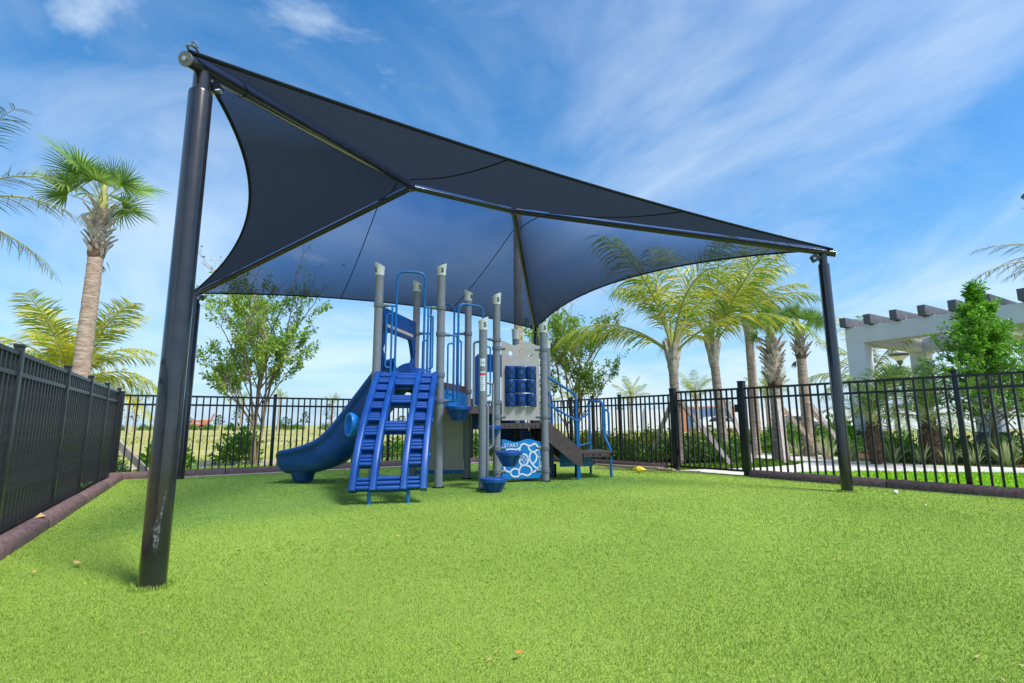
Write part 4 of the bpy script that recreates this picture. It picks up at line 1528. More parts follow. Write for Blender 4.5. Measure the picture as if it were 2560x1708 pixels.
def pinnate(seed, L, e0, droop, n=46, leaf=0.55, hang=0.6, width=0.018, base=0.18, mat='coco_leaf', rib=None, sweep=0.45, sparse=0.0):
    """feather frond along +X rising at e0 degrees, bending down by droop degrees; returns (leaflets mesh, rib mesh)"""
    rnd = random.Random(seed)
    m = 26
    P = [V(0, 0, 0)]
    tw = rnd.uniform(-.25, .25)
    for i in range(m):
        a = R(e0 - droop * (i / m) ** 1.35)
        P.append(P[-1] + V(math.cos(a), tw * (i / m) * .5, math.sin(a)) * (L / m))
    lf, rb = MB(), MB()
    rb.tube([p for p in P[::2]], [0.030 * (1 - .88 * i / (len(P[::2]) - 1)) * (L / 3) + .002 for i in range(len(P[::2]))], 6)
    for i in range(n):
        f = base + (1 - base) * (i + .5) / n
        x = f * m
        k = min(int(x), m - 1)
        p = P[k].lerp(P[k + 1], x - k)
        t = (P[k + 1] - P[k]).normalized()
        side = t.cross(V(0, 0, 1)).normalized()
        up = side.cross(t)
        ll = leaf * (0.45 + 0.85 * math.sin(PI * min(1, (f - base) / (1 - base) * .86 + .10)) ** .8)
        for s in (-1, 1):
            if rnd.random() < sparse:
                continue
            h = hang * rnd.uniform(.55, 1.3)
            d = (side * s * rnd.uniform(.55, .95) + t * sweep * rnd.uniform(.9, 1.6) + up * rnd.uniform(-.05, .35)).normalized()
            l = ll * rnd.uniform(.82, 1.1)
            q = [p]
            for j in range(3):
                d = (d + V(0, 0, -1) * h * .42).normalized()
                q.append(q[-1] + d * l / 3)
            wv = d.cross(side * s).normalized()
            nn_ = t * 1.0
            vs, fs = strip(q, [width * .55, width, width * .75, width * .08], [nn_] * 4)
            lf.add(vs, fs)
    return lf.mesh('frond', M[mat], False), rb.mesh('midrib', M[rib or 'coco_rib'])


def fan(seed, e0, pet=0.75, rad=0.80, n=30, droop=25, mat='fan_leaf', spread=118, width=.019):
    """fan frond: stalk then a folded fan of segments that split and droop at the tips"""
    rnd = random.Random(seed)
    lf, rb = MB(), MB()
    P = [V(0, 0, 0)]
    for i in range(8):
        a = R(e0 - droop * (i / 8) ** 1.4)
        P.append(P[-1] + V(math.cos(a), 0, math.sin(a)) * pet / 8)
    rb.tube(P, [.016, .015, .014, .013, .012, .011, .010, .009, .007], 6)
    t = (P[-1] - P[-2]).normalized()
    side = V(0, 1, 0)
    up = side.cross(t) * -1
    if up.z < 0:
        up = -up
    for i in range(n):
        a = R(-spread + 2 * spread * (i + .5) / n + rnd.uniform(-2, 2))
        d = (t * math.cos(a) + side * math.sin(a) + up * .22 * abs(math.sin(a))).normalized()
        l = rad * (0.72 + .28 * math.cos(a * .75)) * rnd.uniform(.9, 1.08)
        q = [P[-1]]
        dd_ = d.copy()
        for j in range(4):
            q.append(q[-1] + dd_ * l / 4)
            dd_ = (dd_ + V(0, 0, -1) * (.05 + .10 * j) * rnd.uniform(.6, 1.5)).normalized()
        s = d.cross(up).normalized()
        vs, fs = strip(q, [width * .25, width * .9, width * 1.0, width * .6, width * .06], [s] * 5)
        lf.add(vs, fs)
    return lf.mesh('frond', M[mat], False), rb.mesh('petiole', M['coco_rib'])


COCO = [pinnate(11 + i, 3.1, e, dr, 46, .60, hg, .0165, sweep=.95) for i, (e, dr, hg) in enumerate(((82, 34, 1.0), (70, 58, 1.1), (56, 76, 1.2), (42, 86, 1.2), (22, 75, 1.3), (78, 66, 1.0)))]
GOLD = [pinnate(31 + i, 3.0, e, dr, 50, .62, hg, .021, mat='coco_gold') for i, (e, dr, hg) in enumerate(((76, 45, .5), (55, 80, .7), (30, 85, .8), (5, 60, .9)))]
THIN = [pinnate(51 + i, 2.9, e, dr, 44, .5, hg, .012, mat='thin_leaf', sparse=.25, sweep=.6) for i, (e, dr, hg) in enumerate(((70, 50, .5), (42, 60, .5), (18, 50, .7), (-8, 45, .9)))]
FAN = [fan(71 + i, e, droop=dr) for i, (e, dr) in enumerate(((84, 14), (66, 30), (48, 40), (30, 45), (8, 40), (74, 34)))]
DATE = [pinnate(91 + i, 1.15, e, dr, 34, .30, hg, .010, mat='date_leaf', base=.15) for i, (e, dr, hg) in enumerate(((80, 40, .3), (62, 70, .3), (42, 85, .35), (22, 80, .4)))]
DEAD = fan(99, -40, pet=.5, rad=.45, n=12, droop=30, mat='thin_leaf', spread=40)


def add_frond(crown, var, pos, yaw, scale=1.0, roll=0.0, tilt=0.0):
    m = Matrix.Translation(pos) @ Matrix.Rotation(yaw, 4, 'Z') @ Matrix.Rotation(tilt, 4, 'Y') @ Matrix.Rotation(roll, 4, 'X') @ Matrix.Scale(scale, 4)
    f = put('frond', var[0], None, crown, m)
    r = put('midrib', var[1])
    r.parent = crown
    r.matrix_basis = m
    return f


def trunk(base, top, r0, r1, seed, rings=46, n=14, bulge=0.25):
    rnd = random.Random(seed)
    base, top = Vector(base), Vector(top)
    secs = []
    for i in range(rings + 1):
        t = i / rings
        c = base.lerp(top, t)
        rr = r0 + (r1 - r0) * t
        rr *= 1 + bulge * max(0, 1 - t * 6)
        rr *= 1 + (.035 if i % 2 else -.02) + rnd.uniform(-.02, .02)
        secs.append([c + V(math.cos(2 * PI * k / n), math.sin(2 * PI * k / n), 0) * rr * (1 + rnd.uniform(-.03, .03)) for k in range(n)])
    return MB().sweep(None, secs)


def sabal(base, zc, r0, r1, label, nf=22, boots=True, seed=1, scale=1.0, group=None, cat='palm tree', boot_len=1.0, lean=(0, 0), dead=2, fall=4.99, bias=0.0):
    rnd = random.Random(seed)
    root = empty('fan_palm', base, label, cat, group)
    b = Vector(base)
    top = V(b.x + lean[0], b.y + lean[1], zc)
    tr = trunk(b, top, r0, r1, seed).build('trunk', M['bark_palm'], root)
    if boots:
        BT_ = MB()
        BT_.beam((0, 0, 0), (0.05, 0, .20), .085, .028, (1, 0, 0)).beam((0.05, 0, .20), (.11, 0, .33), .055, .022, (1, 0, 0))
        bm_ = BT_.mesh('leaf_base', M['boot'])
        cnt = int(46 * boot_len)
        for k in range(cnt):
            f = k / cnt
            z = zc - boot_len * .95 * (1 - f) - .08
            yaw = k * 2.399 + rnd.uniform(-.2, .2)
            tl = rnd.uniform(.15, .5) + .35 * (f > .75)
            c = b.lerp(top, z / zc)
            rr = (r0 + (r1 - r0) * z / zc) * 0.95
            m = Matrix.Translation((c.x + rr * math.cos(yaw), c.y + rr * math.sin(yaw), z)) @ Matrix.Rotation(yaw, 4, 'Z') @ Matrix.Rotation(tl * .6, 4, 'Y') @ Matrix.Rotation(rnd.choice((-.45, .45)), 4, 'X') @ Matrix.Scale(rnd.uniform(.8, 1.25) * r1 / .15, 4)
            put('leaf_base', bm_, None, tr, m)
        hk = MB()
        c = b.lerp(top, (zc - boot_len) / zc)
        hk.lathe([(r1 * 1.02, -.10), (r1 * 1.25, .02), (r1 * 1.20, .16), (r1 * 1.02, .26)], 14, Matrix.Translation(c))
        hk.build('husk', M['husk'], tr)
        for k in range(dead):
            put('dead_stalk', DEAD[0], None, tr, Matrix.Translation(c + V(0, 0, .1)) @ Matrix.Rotation(rnd.uniform(-3, 3), 4, 'Z') @ Matrix.Scale(.55, 4))
    cr = MB().lathe([(r1 * .75, -.15), (r1 * .8, .1), (r1 * .5, .35), (.02, .7)], 10, Matrix.Translation(top)).build('crown', M['coco_rib'], root)
    for k in range(nf):
        f = k / nf
        v = FAN[min(4, int(f * fall))] if rnd.random() > .15 else FAN[5]
        yaw = k * 2.399 + rnd.uniform(-.25, .25)
        add_frond(cr, v, top + V(0, 0, .22 - .25 * f), yaw, scale * rnd.uniform(.85, 1.12) * (1 - bias * math.cos(yaw)), rnd.uniform(-.9, .9))
    return root


def feather_palm(base, zc, r0, r1, label, VAR, nf=18, seed=1, scale=1.0, group=None, name='coconut_palm', lean=(0, 0), low=.85, extra=(), bark='bark_palm'):
    rnd = random.Random(seed)
    root = empty(name, base, label, 'palm tree', group)
    b = Vector(base)
    top = V(b.x + lean[0], b.y + lean[1], zc)
    tr = trunk(b, top, r0, r1, seed).build('trunk', M[bark], root)
    # fibrous leaf bases at the top of the trunk
    hk = MB()
    for k in range(7):
        a = k * 2.399
        hk.beam(top + V(math.cos(a) * r1 * .6, math.sin(a) * r1 * .6, -.45 + .05 * k), top + V(math.cos(a) * r1 * 1.9, math.sin(a) * r1 * 1.9, .18 + .04 * k), .13 * r1 / .13, .05)
    hk.lathe([(r1, -.5), (r1 * 1.35, -.3), (r1 * 1.3, -.05), (r1 * .9, .15)], 12, Matrix.Translation(top))
    hk.build('husk', M['boot'], tr)
    cr = MB().lathe([(r1 * .9, -.1), (r1 * .9, .2), (r1 * .5, .5), (.02, 1.0)], 10, Matrix.Translation(top)).build('crown', M['coco_rib'], root)
    nv = len(VAR)
    for k in range(nf):
        f = (k / nf) * low
        v = VAR[min(nv - 1, int(f * nv))]
        yaw = k * 2.399 + rnd.uniform(-.3, .3) + seed
        add_frond(cr, v, top + V(0, 0, .15 - .3 * f), yaw, scale * rnd.uniform(.85, 1.1), rnd.uniform(-.35, .35))
    for (vi, yaw, sc) in extra:
        add_frond(cr, VAR[vi], top, yaw, sc)
    return root


# left side
sabal((-8.62, 10.2, 0), 5.45, .165, .125, 'tall cabbage palm with green fan crown beyond the left fence', nf=17, seed=4, boot_len=1.0, scale=.86, fall=4.2, bias=.28)
feather_palm((-13.9, 16.0, 0), 2.25, .17, .14, 'golden coconut palm low behind the left fence', GOLD, 26, seed=5, scale=.95)
feather_palm((-8.5, 7.05, 0), 4.05, .16, .12, 'feathery palm at the left edge, its fronds reaching into view', THIN, 0, seed=2, scale=.9, name='feather_palm',
             extra=((0, R(-6), .70), (1, R(4), .66), (2, R(-3), .78), (3, R(2), .72), (1, R(-40), .6), (0, R(160), .7), (1, R(120), .7), (2, R(200), .75), (3, R(240), .7), (2, R(-80), .6), (3, R(150), .7)))
# right side
feather_palm((3.98, 12.6, 0), 2.62, .125, .105, 'coconut palm nearest the gate with one long frond arching left', COCO, 10, seed=3, scale=1.05, low=.66, extra=((3, R(178), 1.02),))
feather_palm((5.35, 13.2, 0), 2.85, .125, .10, 'coconut palm with yellow fronds, right of the arching palm', COCO, 9, seed=8, scale=1.0, low=.62, extra=((1, R(8), 1.1),), lean=(-.12, 0))
feather_palm((7.1, 15.2, 0), 4.0, .10, .085, 'golden coconut palm standing behind the yellow fronded palm', GOLD, 8, seed=6, scale=.75, low=.6)
sabal((8.75, 18.6, 0), 4.7, .14, .12, 'slim straight cabbage palm trunk behind the coconut palms', nf=14, seed=12, boots=False)
sabal((6.72, 13.1, 0), 3.1, .165, .135, 'stout cabbage palm with criss-cross leaf bases up its trunk', nf=15, seed=14, boot_len=1.25, scale=.60, fall=3.4)
sabal((8.3, 14.6, 0), 3.5, .15, .115, 'cabbage palm standing furthest right, beside the canopy post', nf=16, seed=17, boot_len=.7, scale=.60, fall=3.2)
sabal((0.22, 17.2, 0), 8.7, .16, .145, 'tall cabbage palm seen through the canopy behind the ridge', nf=16, seed=19, boots=False, scale=.9)
# far palms beyond the fence on the right
for i, (x, y, z) in enumerate(((13.2, 37, 2.6), (9.2, 40, 2.6), (5.6, 44, 2.9), (17.8, 36, 2.7), (21.5, 42, 3.2), (24.5, 33, 3.1), (3.0, 50, 2.6), (29, 40, 3.4))):
    feather_palm((x, y, 0), z, .15, .12, 'small young coconut palm far off in the field beyond the gate', COCO[:4], 11, seed=40 + i, scale=.62, group='far palms beyond the gate')


# wooden braces against palms
def brace(a, b, label, w=.10, h=.045, mat='wood_grey', group=None):
    base = (b[0], b[1], 0)
    return MB().beam(a, b, w, h, (0, 1, 0)).thing('brace', M[mat], base, label, 'wooden brace', group, smooth=False)


brace((-8.45, 10.0, 1.4), (-7.35, 10.6, 0.0), 'grey timber brace leaning beside the far left fence corner', .13, .06)
brace((4.05, 12.45, 1.5), (4.95, 11.9, 0.0), 'pale timber brace sloping right, seen through the gate')
brace((4.05, 12.5, 1.45), (5.4, 12.9, 0.0), 'brown timber brace crossing behind the gate', mat='wood')
brace((3.9, 12.6, 1.45), (3.35, 13.0, 0.0), 'brown timber brace left of the arching palm', mat='wood')
brace((5.38, 13.0, 1.55), (5.62, 12.3, 0.0), 'pale upright timber brace against the yellow fronded palm')
brace((5.4, 13.3, 1.5), (6.5, 14.0, 0.0), 'thin timber brace right of the yellow fronded palm')
brace((6.66, 12.9, 1.5), (6.35, 12.2, 0.0), 'pale timber brace at the left foot of the stout palm')
brace((6.8, 13.1, 1.35), (8.0, 13.2, 0.0), 'timber brace sloping right from the stout palm', mat='wood')
brace((8.3, 14.4, 1.5), (8.85, 13.7, 0.0), 'pale timber brace right of the furthest right cabbage palm')
brace((8.4, 14.6, 1.3), (9.7, 14.9, 0.0), 'thin timber brace behind the black canopy post', mat='wood')


# ------------------------------------------------------------------ broadleaf trees and shrubs
def leaves(name, pts, dirs, size, mat, seed, ratio=.45, jitter=.4):
    rg = np.random.default_rng(seed)
    P = np.asarray(pts, float)
    D = np.asarray(dirs, float)
    n = len(P)
    D = D + rg.normal(0, jitter, (n, 3))
    D[:, 2] -= .25
    D /= np.linalg.norm(D, axis=1)[:, None] + 1e-9
    Rv = rg.normal(0, 1, (n, 3))
    Sd = np.cross(D, Rv)
    Sd /= np.linalg.norm(Sd, axis=1)[:, None] + 1e-9
    Nn = np.cross(Sd, D)
    Lh = size * rg.uniform(.65, 1.25, n)[:, None]
    out = np.empty((n, 4, 3), np.float32)
    out[:, 0] = P
    out[:, 1] = P + D * Lh * .5 + Sd * Lh * ratio * .5 + Nn * Lh * .10
    out[:, 2] = P + D * Lh
    out[:, 3] = P + D * Lh * .5 - Sd * Lh * ratio * .5 + Nn * Lh * .10
    return soup(name, out, 4, mat, [(0, 1, 2), (0, 2, 3)])


def vase_tree(base, H, spread, label, seed, leafsize=.085, nleaf=7500, stems=5, low=.33, mat='crape_leaf', group=None):
    rnd = random.Random(seed)
    root = empty('young_tree', base, label, 'tree', group)
    b = Vector(base)
    tr = MB()
    tips = []

    def grow(p, d, L, r, depth):
        n = 6
        pts = [p]
        for i in range(n):
            d = (d + V(rnd.uniform(-1, 1), rnd.uniform(-1, 1), rnd.uniform(-.3, .7)) * .10).normalized()
            pts.append(pts[-1] + d * L / n)
        tr.tube(pts, [r * (1 - .55 * i / n) for i in range(n + 1)], 6 if depth < 2 else 4, cap=False)
        if depth >= 2:
            tips.append((pts, depth))
        if depth < 4:
            kids = [4, 4, 3, 2][depth] if depth else 5
            for k in range(kids):
                i = rnd.randint(2, n)
                a = rnd.uniform(0, 2 * PI)
                sd_ = V(math.cos(a), math.sin(a), rnd.uniform(-.1, .7)) * (.80 - .06 * depth)
                grow(pts[i], (d + sd_).normalized(), L * rnd.uniform(.42, .62), r * .5, depth + 1)

    for k in range(stems):
        a = 2 * PI * k / stems + rnd.uniform(-.4, .4)
        lean_ = rnd.uniform(.05, .26) * spread
        d = V(math.cos(a) * lean_, math.sin(a) * lean_, 1).normalized()
        grow(b + V(math.cos(a) * .05, math.sin(a) * .05, -.02), d, H * rnd.uniform(.62, .74), .038, 0)
    tr.build('trunk', M['bark_tree'], root)
    pts, dirs = [], []
    tot = len(tips)
    while len(pts) < nleaf:
        path, dep = tips[rnd.randrange(tot)]
        i = rnd.randint(1, len(path) - 2)
        p = path[i].lerp(path[i + 1], rnd.random())
        if p.z < H * low or p.z > H * 1.03:
            if rnd.random() > .04:
                continue
        d = (path[i + 1] - path[i]).normalized()
        o = V(rnd.gauss(0, 1), rnd.gauss(0, 1), rnd.gauss(0, 1)).normalized()
        pts.append(p + o * .03)
        dirs.append(d * .5 + o)
    me = leaves('crown', pts, dirs, leafsize, M[mat], seed, .5)
    put('crown', me, None, root)
    return root


vase_tree((-6.05, 12.3, 0), 4.1, .62, 'slender multi-stemmed young tree with light leaves left of the slide', 21, nleaf=12000, leafsize=.085)
vase_tree((1.75, 14.9, 0), 3.9, .62, 'multi-stemmed young tree behind the stairs', 33, nleaf=11000, leafsize=.085)


def bushy_tree(base, H, rad, label, seed, shoots=105, per=54, leaf=.095):
    rnd = random.Random(seed)
    root = empty('leafy_tree', base, label, 'tree')
    b = Vector(base)
    tr = MB().tube([b, b + V(.02, 0, H * .4), b + V(.0, .02, H * .9)], [.055, .045, .012], 10)
    pts, dirs = [], []
    for k in range(shoots):
        f = ((k + .5) / shoots) ** .92
        z0 = H * (.17 + .74 * f)
        a = k * 2.399 + rnd.uniform(-.5, .5)
        rr = max(.34, rad * (.06 + .96 * (1 - f) ** .95)) * rnd.uniform(.62, 1.12)
        d = V(math.cos(a), math.sin(a), .35 + 1.1 * f + (2.2 if f > .88 else 0) + rnd.uniform(-.1, .25)).normalized()
        path = [b + V(0, 0, z0)]
        for i in range(8):
            d = (d + V(rnd.uniform(-.1, .1), rnd.uniform(-.1, .1), .06)).normalized()
            path.append(path[-1] + d * rr / 8)
        tr.tube(path[::2], [.016, .013, .010, .007, .003], 4, cap=False)
        for j in range(9):                       # leafy side twigs
            q = path[rnd.randint(2, 8)]
            sd_ = (d + V(rnd.gauss(0, 1), rnd.gauss(0, 1), rnd.gauss(.25, .7)) * .65).normalized()
            tl = rr * rnd.uniform(.18, .34) + .06
            tr.tube([q, q + sd_ * tl], [.005, .002], 3, cap=False)
            for i in range(per // 3):
                o = V(rnd.gauss(0, 1), rnd.gauss(0, 1), rnd.gauss(0, 1)).normalized()
                pts.append(q + sd_ * tl * rnd.uniform(.1, 1.05) + o * rnd.uniform(.005, .035))
                dirs.append(sd_ * .8 + o * .9)
    tr.build('trunk', M['bark_tree'], root)
    put('crown', leaves('crown', pts, dirs, leaf, M['tree_leaf'], seed, .42, .3), None, root)
    return root


bushy_tree((10.75, 11.6, 0), 4.05, 1.72, 'dense bright green tree in front of the pergola at right', 5)
for (dx, dy) in ((-.7, -.5), (.75, -.3), (.1, .9)):
    MB().tube([(10.75 + dx, 11.6 + dy, 0), (10.75, 11.6, 1.35)], .016, 6).thing('brace', M['lamp_metal'], (10.75 + dx, 11.6 + dy, 0), 'thin dark prop at the foot of the dense green tree', 'tree prop', 'props of the dense green tree')


SHRUBS = {}


def shrub_mesh(kind, seed, n, rx, rz, leaf, mat, ratio=.5):
    rnd = random.Random(seed)
    pts, dirs = [], []
    for k in range(n):
        a, u = rnd.uniform(0, 2 * PI), rnd.random()
        r = (.45 + .55 * rnd.random() ** .6) * (1 + .18 * math.sin(a * 3 + seed) + .12 * math.sin(a * 7))
        ph = math.acos(u)
        p = V(math.cos(a) * math.sin(ph) * rx * r, math.sin(a) * math.sin(ph) * rx * r, math.cos(ph) * rz * r * (1 + .15 * math.sin(a * 5 + 1)) + .03)
        pts.append(p)
        dirs.append(V(p.x / rx, p.y / rx, p.z / rz + .4).normalized())
    return leaves('foliage', pts, dirs, leaf, M[mat], seed, ratio, .5)


for i in range(3):
    SHRUBS['hedge', i] = shrub_mesh('hedge', 60 + i, 900, .42, .62, .10, 'hedge_leaf')
    SHRUBS['dark', i] = shrub_mesh('dark', 70 + i, 800, .40, .40, .085, 'dark_hedge_leaf')
    SHRUBS['green', i] = shrub_mesh('green', 80 + i, 650, .42, .60, .13, 'shrub_leaf', .55)
STEM = MB()
for k in range(5):
    a = k * 1.257
    STEM.tube([(0, 0, -.01), (math.cos(a) * .08, math.sin(a) * .08, .16), (math.cos(a) * .2, math.sin(a) * .2, .36)], [.012, .009, .004], 5)
STEMM = STEM.mesh('stem', M['bark_tree'])


def shrub(kind, x, y, s, label, group, i=0, cat='shrub'):
    root = empty('shrub', (x, y, 0), label, cat, group)
    m = Matrix.Translation((x, y, 0)) @ Matrix.Rotation(i * 1.7, 4, 'Z') @ Matrix.Diagonal((s, s, s * (0.9 + .2 * ((i * 37) % 5) / 5), 1))
    put('foliage', SHRUBS[kind, i % 3], None, root, m)
    put('stem', STEMM, None, root, m)
    return root


rnd = random.Random(77)
# yellow hedge plants and dark ones in the bed right of the stairs
for i in range(15):
    f = i / 14
    shrub('hedge', 1.7 + 3.2 * f + rnd.uniform(-.15, .15), 15.0 - 1.3 * f + rnd.uniform(-.4, .4), rnd.uniform(.85, 1.15), 'yellow-green shrub in the bed behind the stairs and gate', 'yellow-green shrubs in the bed behind the gate', i)
for i in range(13):
    f = i / 12
    shrub('dark', 2.1 + 3.2 * f + rnd.uniform(-.1, .1), 13.6 - .9 * f + rnd.uniform(-.2, .2), rnd.uniform(.85, 1.2), 'low dark green shrub at the front of the bed behind the gate', 'low dark shrubs in front of the yellow-green shrubs', i)
for i in range(16):
    f = i / 15
    shrub('hedge', 6.6 + 7.5 * f, 18.4 + 1.6 * f + rnd.uniform(-.3, .3), rnd.uniform(.9, 1.25), 'yellow-green hedge shrub beyond the winding path', 'hedge shrubs beyond the path', i + 3)
for i in range(9):
    f = i / 8
    shrub('dark', 5.6 + 3.0 * f, 16.6 + .6 * f + rnd.uniform(-.2, .2), rnd.uniform(.9, 1.2), 'low dark shrub at the far edge of the winding path', 'dark shrubs at the far edge of the path', i + 5)
for (x, y, s) in ((8.3, 15.9, 1.3), (9.3, 15.0, 1.0), (9.9, 13.2, .95), (10.7, 12.5, .9), (11.6, 12.3, .95), (12.6, 12.0, 1.0), (9.1, 12.6, .8), (13.6, 11.4, 1.0), (10.2, 16.4, 1.5), (11.2, 17.6, 1.4)):
    shrub('green', x, y, s, 'leafy green shrub in the planting bed below the pergola', 'green shrubs below the pergola', int(x * 7))
# plants behind the back fence
shrub('green', -7.45, 11.25, 1.05, 'broad leafy green plant behind the back fence, nearest the black post', None, 1, 'plant')
shrub('green', -6.75, 12.9, 1.15, 'leafy green plant behind the back fence, left of the multi-stemmed tree', None, 2, 'plant')
shrub('green', -4.85, 12.6, .75, 'small leafy plant behind the back fence, above the slide exit', None, 3, 'plant')
shrub('dark', -7.6, 9.95, .75, 'low grey green shrub behind the left end of the back fence', None, 1, 'plant')
shrub('dark', -8.3, 10.1, .8, 'low bushy shrub beside the grey brace', None, 2, 'plant')
for i in range(7):
    shrub('green', -3.4 + i * .75 + rnd.uniform(-.2, .2), 14.3 + i * .42, rnd.uniform(.7, .95), 'low green plant behind the back fence, hidden partly by the play structure', 'plants behind the play structure', i)


# variegated strappy clumps
def clump_mesh(seed, n, L):
    rnd_ = random.Random(seed)
    b = MB()
    for k in range(n):
        a = rnd_.uniform(0, 2 * PI)
        e = R(rnd_.uniform(48, 86))
        d = V(math.cos(a) * math.cos(e), math.sin(a) * math.cos(e), math.sin(e))
        p = V(math.cos(a) * rnd_.uniform(0, .10), math.sin(a) * rnd_.uniform(0, .10), 0)
        q = [p]
        l = L * rnd_.uniform(.7, 1.15)
        for j in range(4):
            q.append(q[-1] + d * l / 4)
            d = (d + V(0, 0, -1) * (.10 + .10 * j)).normalized()
        s = V(-math.sin(a), math.cos(a), 0)
        b.add(*strip(q, [.013, .016, .014, .010, .001], [s] * 5))
    return b.mesh('strappy_clump', M['lily_leaf'], False)


CL = [clump_mesh(3 + i, 46, .58) for i in range(3)]
spots = [(7.95, 14.6), (8.15, 13.5), (8.45, 14.1), (8.2, 12.7), (8.75, 12.1), (9.15, 11.75), (9.55, 11.55), (9.9, 11.25), (10.35, 11.0), (10.8, 10.75), (9.0, 12.9), (11.4, 10.55), (12.0, 10.35), (12.6, 10.2), (10.0, 12.0), (13.2, 10.0), (11.0, 11.6), (7.8, 15.2)]
for i, (x, y) in enumerate(spots):
    o = put('strappy_plant', CL[i % 3], None, None, Matrix.Translation((x, y, 0)) @ Matrix.Rotation(i * 1.3, 4, 'Z') @ Matrix.Scale(.85 + .3 * ((i * 13) % 7) / 7, 4))
    tag(o, 'pale variegated strappy plant at the edge of the mulch bed', 'plant', 'variegated strappy plants along the bed')


# young date palms with shaggy trunks
def date_palm(x, y, zc, label, seed, scale=1.0, group=None):
    rnd_ = random.Random(seed)
    root = empty('date_palm', (x, y, 0), label, 'palm tree', group)
    secs = []
    n = 14
    for i in range(19):
        t = i / 18
        rr = (.085 + .05 * math.sin(PI * min(1, t * 1.1))) * scale
        secs.append([V(x + math.cos(2 * PI * k / n) * rr, y + math.sin(2 * PI * k / n) * rr, zc * t) for k in range(n)])
    tr = MB().sweep(None, secs).build('trunk', M['husk'], root)
    bm_ = MB().beam((0, 0, 0), (.035, 0, .06), .045, .02, (1, 0, 0)).mesh('leaf_base', M['husk'], False)
    for k in range(90):
        f = k / 90
        yaw = k * 2.399
        rr = (.085 + .05 * math.sin(PI * min(1, f * 1.1))) * scale
        put('leaf_base', bm_, None, tr, Matrix.Translation((x + rr * math.cos(yaw), y + rr * math.sin(yaw), zc * f)) @ Matrix.Rotation(yaw, 4, 'Z') @ Matrix.Scale(scale, 4))
    cr = MB().lathe([(.10, -.1), (.10, .05), (.05, .18), (.01, .3)], 10, Matrix.Translation((x, y, zc))).build('crown', M['coco_rib'], root)
    for k in range(17):
        f = k / 17
        add_frond(cr, DATE[min(3, int(f * 4))], V(x, y, zc + .1 - .1 * f), k * 2.399 + rnd_.uniform(-.2, .2), scale * rnd_.uniform(.85, 1.15), rnd_.uniform(-.3, .3))
    return root


date_palm(8.15, 11.75, .95, 'young date palm with shaggy trunk just right of the canopy post', 1)
date_palm(9.35, 11.65, .98, 'young date palm with shaggy trunk in the middle of the bed', 2, 1.12)
date_palm(11.7, 11.6, .95, 'young date palm right of the dense green tree', 3)
feather_palm((13.6, 19.5, 0), 2.3, .13, .11, 'coconut palm whose pale frond hangs inside the pergola opening', COCO, 12, seed=21, scale=.95, low=.9)
feather_palm((15.9, 13.2, 0), 5.0, .14, .11, 'feathery palm at the right edge, leaning fronds above the pergola', THIN, 11, seed=9, scale=.85, name='feather_palm', extra=((1, R(150), 1.0), (2, R(170), 1.1)))


# ------------------------------------------------------------------ pergola
pg = empty('pergola', (13.5, 16.5, 0), 'white pergola with grey rafters on square columns at right', 'pergola')
c1_ = V(11.65, 17.0, 0)
pu = V(.515, -.857, 0).normalized()
pv = V(.857, .515, 0).normalized()
prot = Matrix.Rotation(math.atan2(pu.y, pu.x), 3, 'Z')
for iu, su in enumerate((0.0, 3.1, 6.2)):
    for sv in (0.0, 4.6):
        p = c1_ + pu * su + pv * sv
        col_ = MB().box(p + V(0, 0, 2.05), (.54, .54, 3.0), prot).build('column', M['white_wall'], pg, bevel=.012)
        base_ = None
        for k in range(5):
            sz = .66 + (.02 if k % 2 else 0)
            o = MB().box(p + V(0, 0, .06 + k * .118), (sz, sz, .112), prot).build('stone_base' if base_ is None else 'stone_course', M['slate'], col_, bevel=.006)
            base_ = base_ or o
        MB().box(p + V(0, 0, .625), (.72, .72, .05), prot).build('base_cap', M['grey_beam'], col_, bevel=.006)
for sv in (0.0, 4.6):
    a, b = c1_ - pu * .27 + pv * sv + V(0, 0, 3.78), c1_ + pu * 7.6 + pv * sv + V(0, 0, 3.78)
    MB().beam(a, b, .545, .54).build('beam', M['white_wall'], pg, bevel=.012)
for su in (0.0, 3.1, 6.2):
    a, b = c1_ + pu * su + pv * .2725 + V(0, 0, 3.76), c1_ + pu * su + pv * 4.3275 + V(0, 0, 3.76)
    MB().beam(a, b, .40, .46).build('cross_beam', M['white_wall'], pg, bevel=.01)
for k in range(11):
    su = -.18 + k * .74
    a, b = c1_ + pu * su - pv * .55 + V(0, 0, 4.225), c1_ + pu * su + pv * 5.2 + V(0, 0, 4.225)
    rf = MB().beam(a, b, .20, .31).build('rafter', M['grey_beam'], pg, bevel=.008)
    MB().box(c1_ + pu * (su + .13) - pv * .08 + V(0, 0, 4.10), (.05, .12, .07), prot).build('bracket', M['steel'], rf)

# ------------------------------------------------------------------ lamps
def lamp(x, y, z, label, s=1.0):
    root = empty('street_lamp', (x, y, 0), label, 'lamp post')
    MB().lathe([(.09 * s, 0), (.09 * s, .3), (.055 * s, .34), (.045 * s, z - .5)], 12, Matrix.Translation((x, y, 0))).build('pole', M['lamp_metal'], root)
    hd_ = MB().lathe([(.06 * s, z - .5), (.10 * s, z - .42), (.12 * s, z - .30), (.40 * s, z - .06), (.43 * s, z - .03), (.40 * s, z), (.05 * s, z + .02)], 20, Matrix.Translation((x, y, 0))).build('lamp_head', M['lamp_metal'], root)
    MB().lathe([(.13 * s, z - .295), (.34 * s, z - .115)], 20, Matrix.Translation((x, y, -.02)), cap=False).build('diffuser', M['white_print'], hd_)


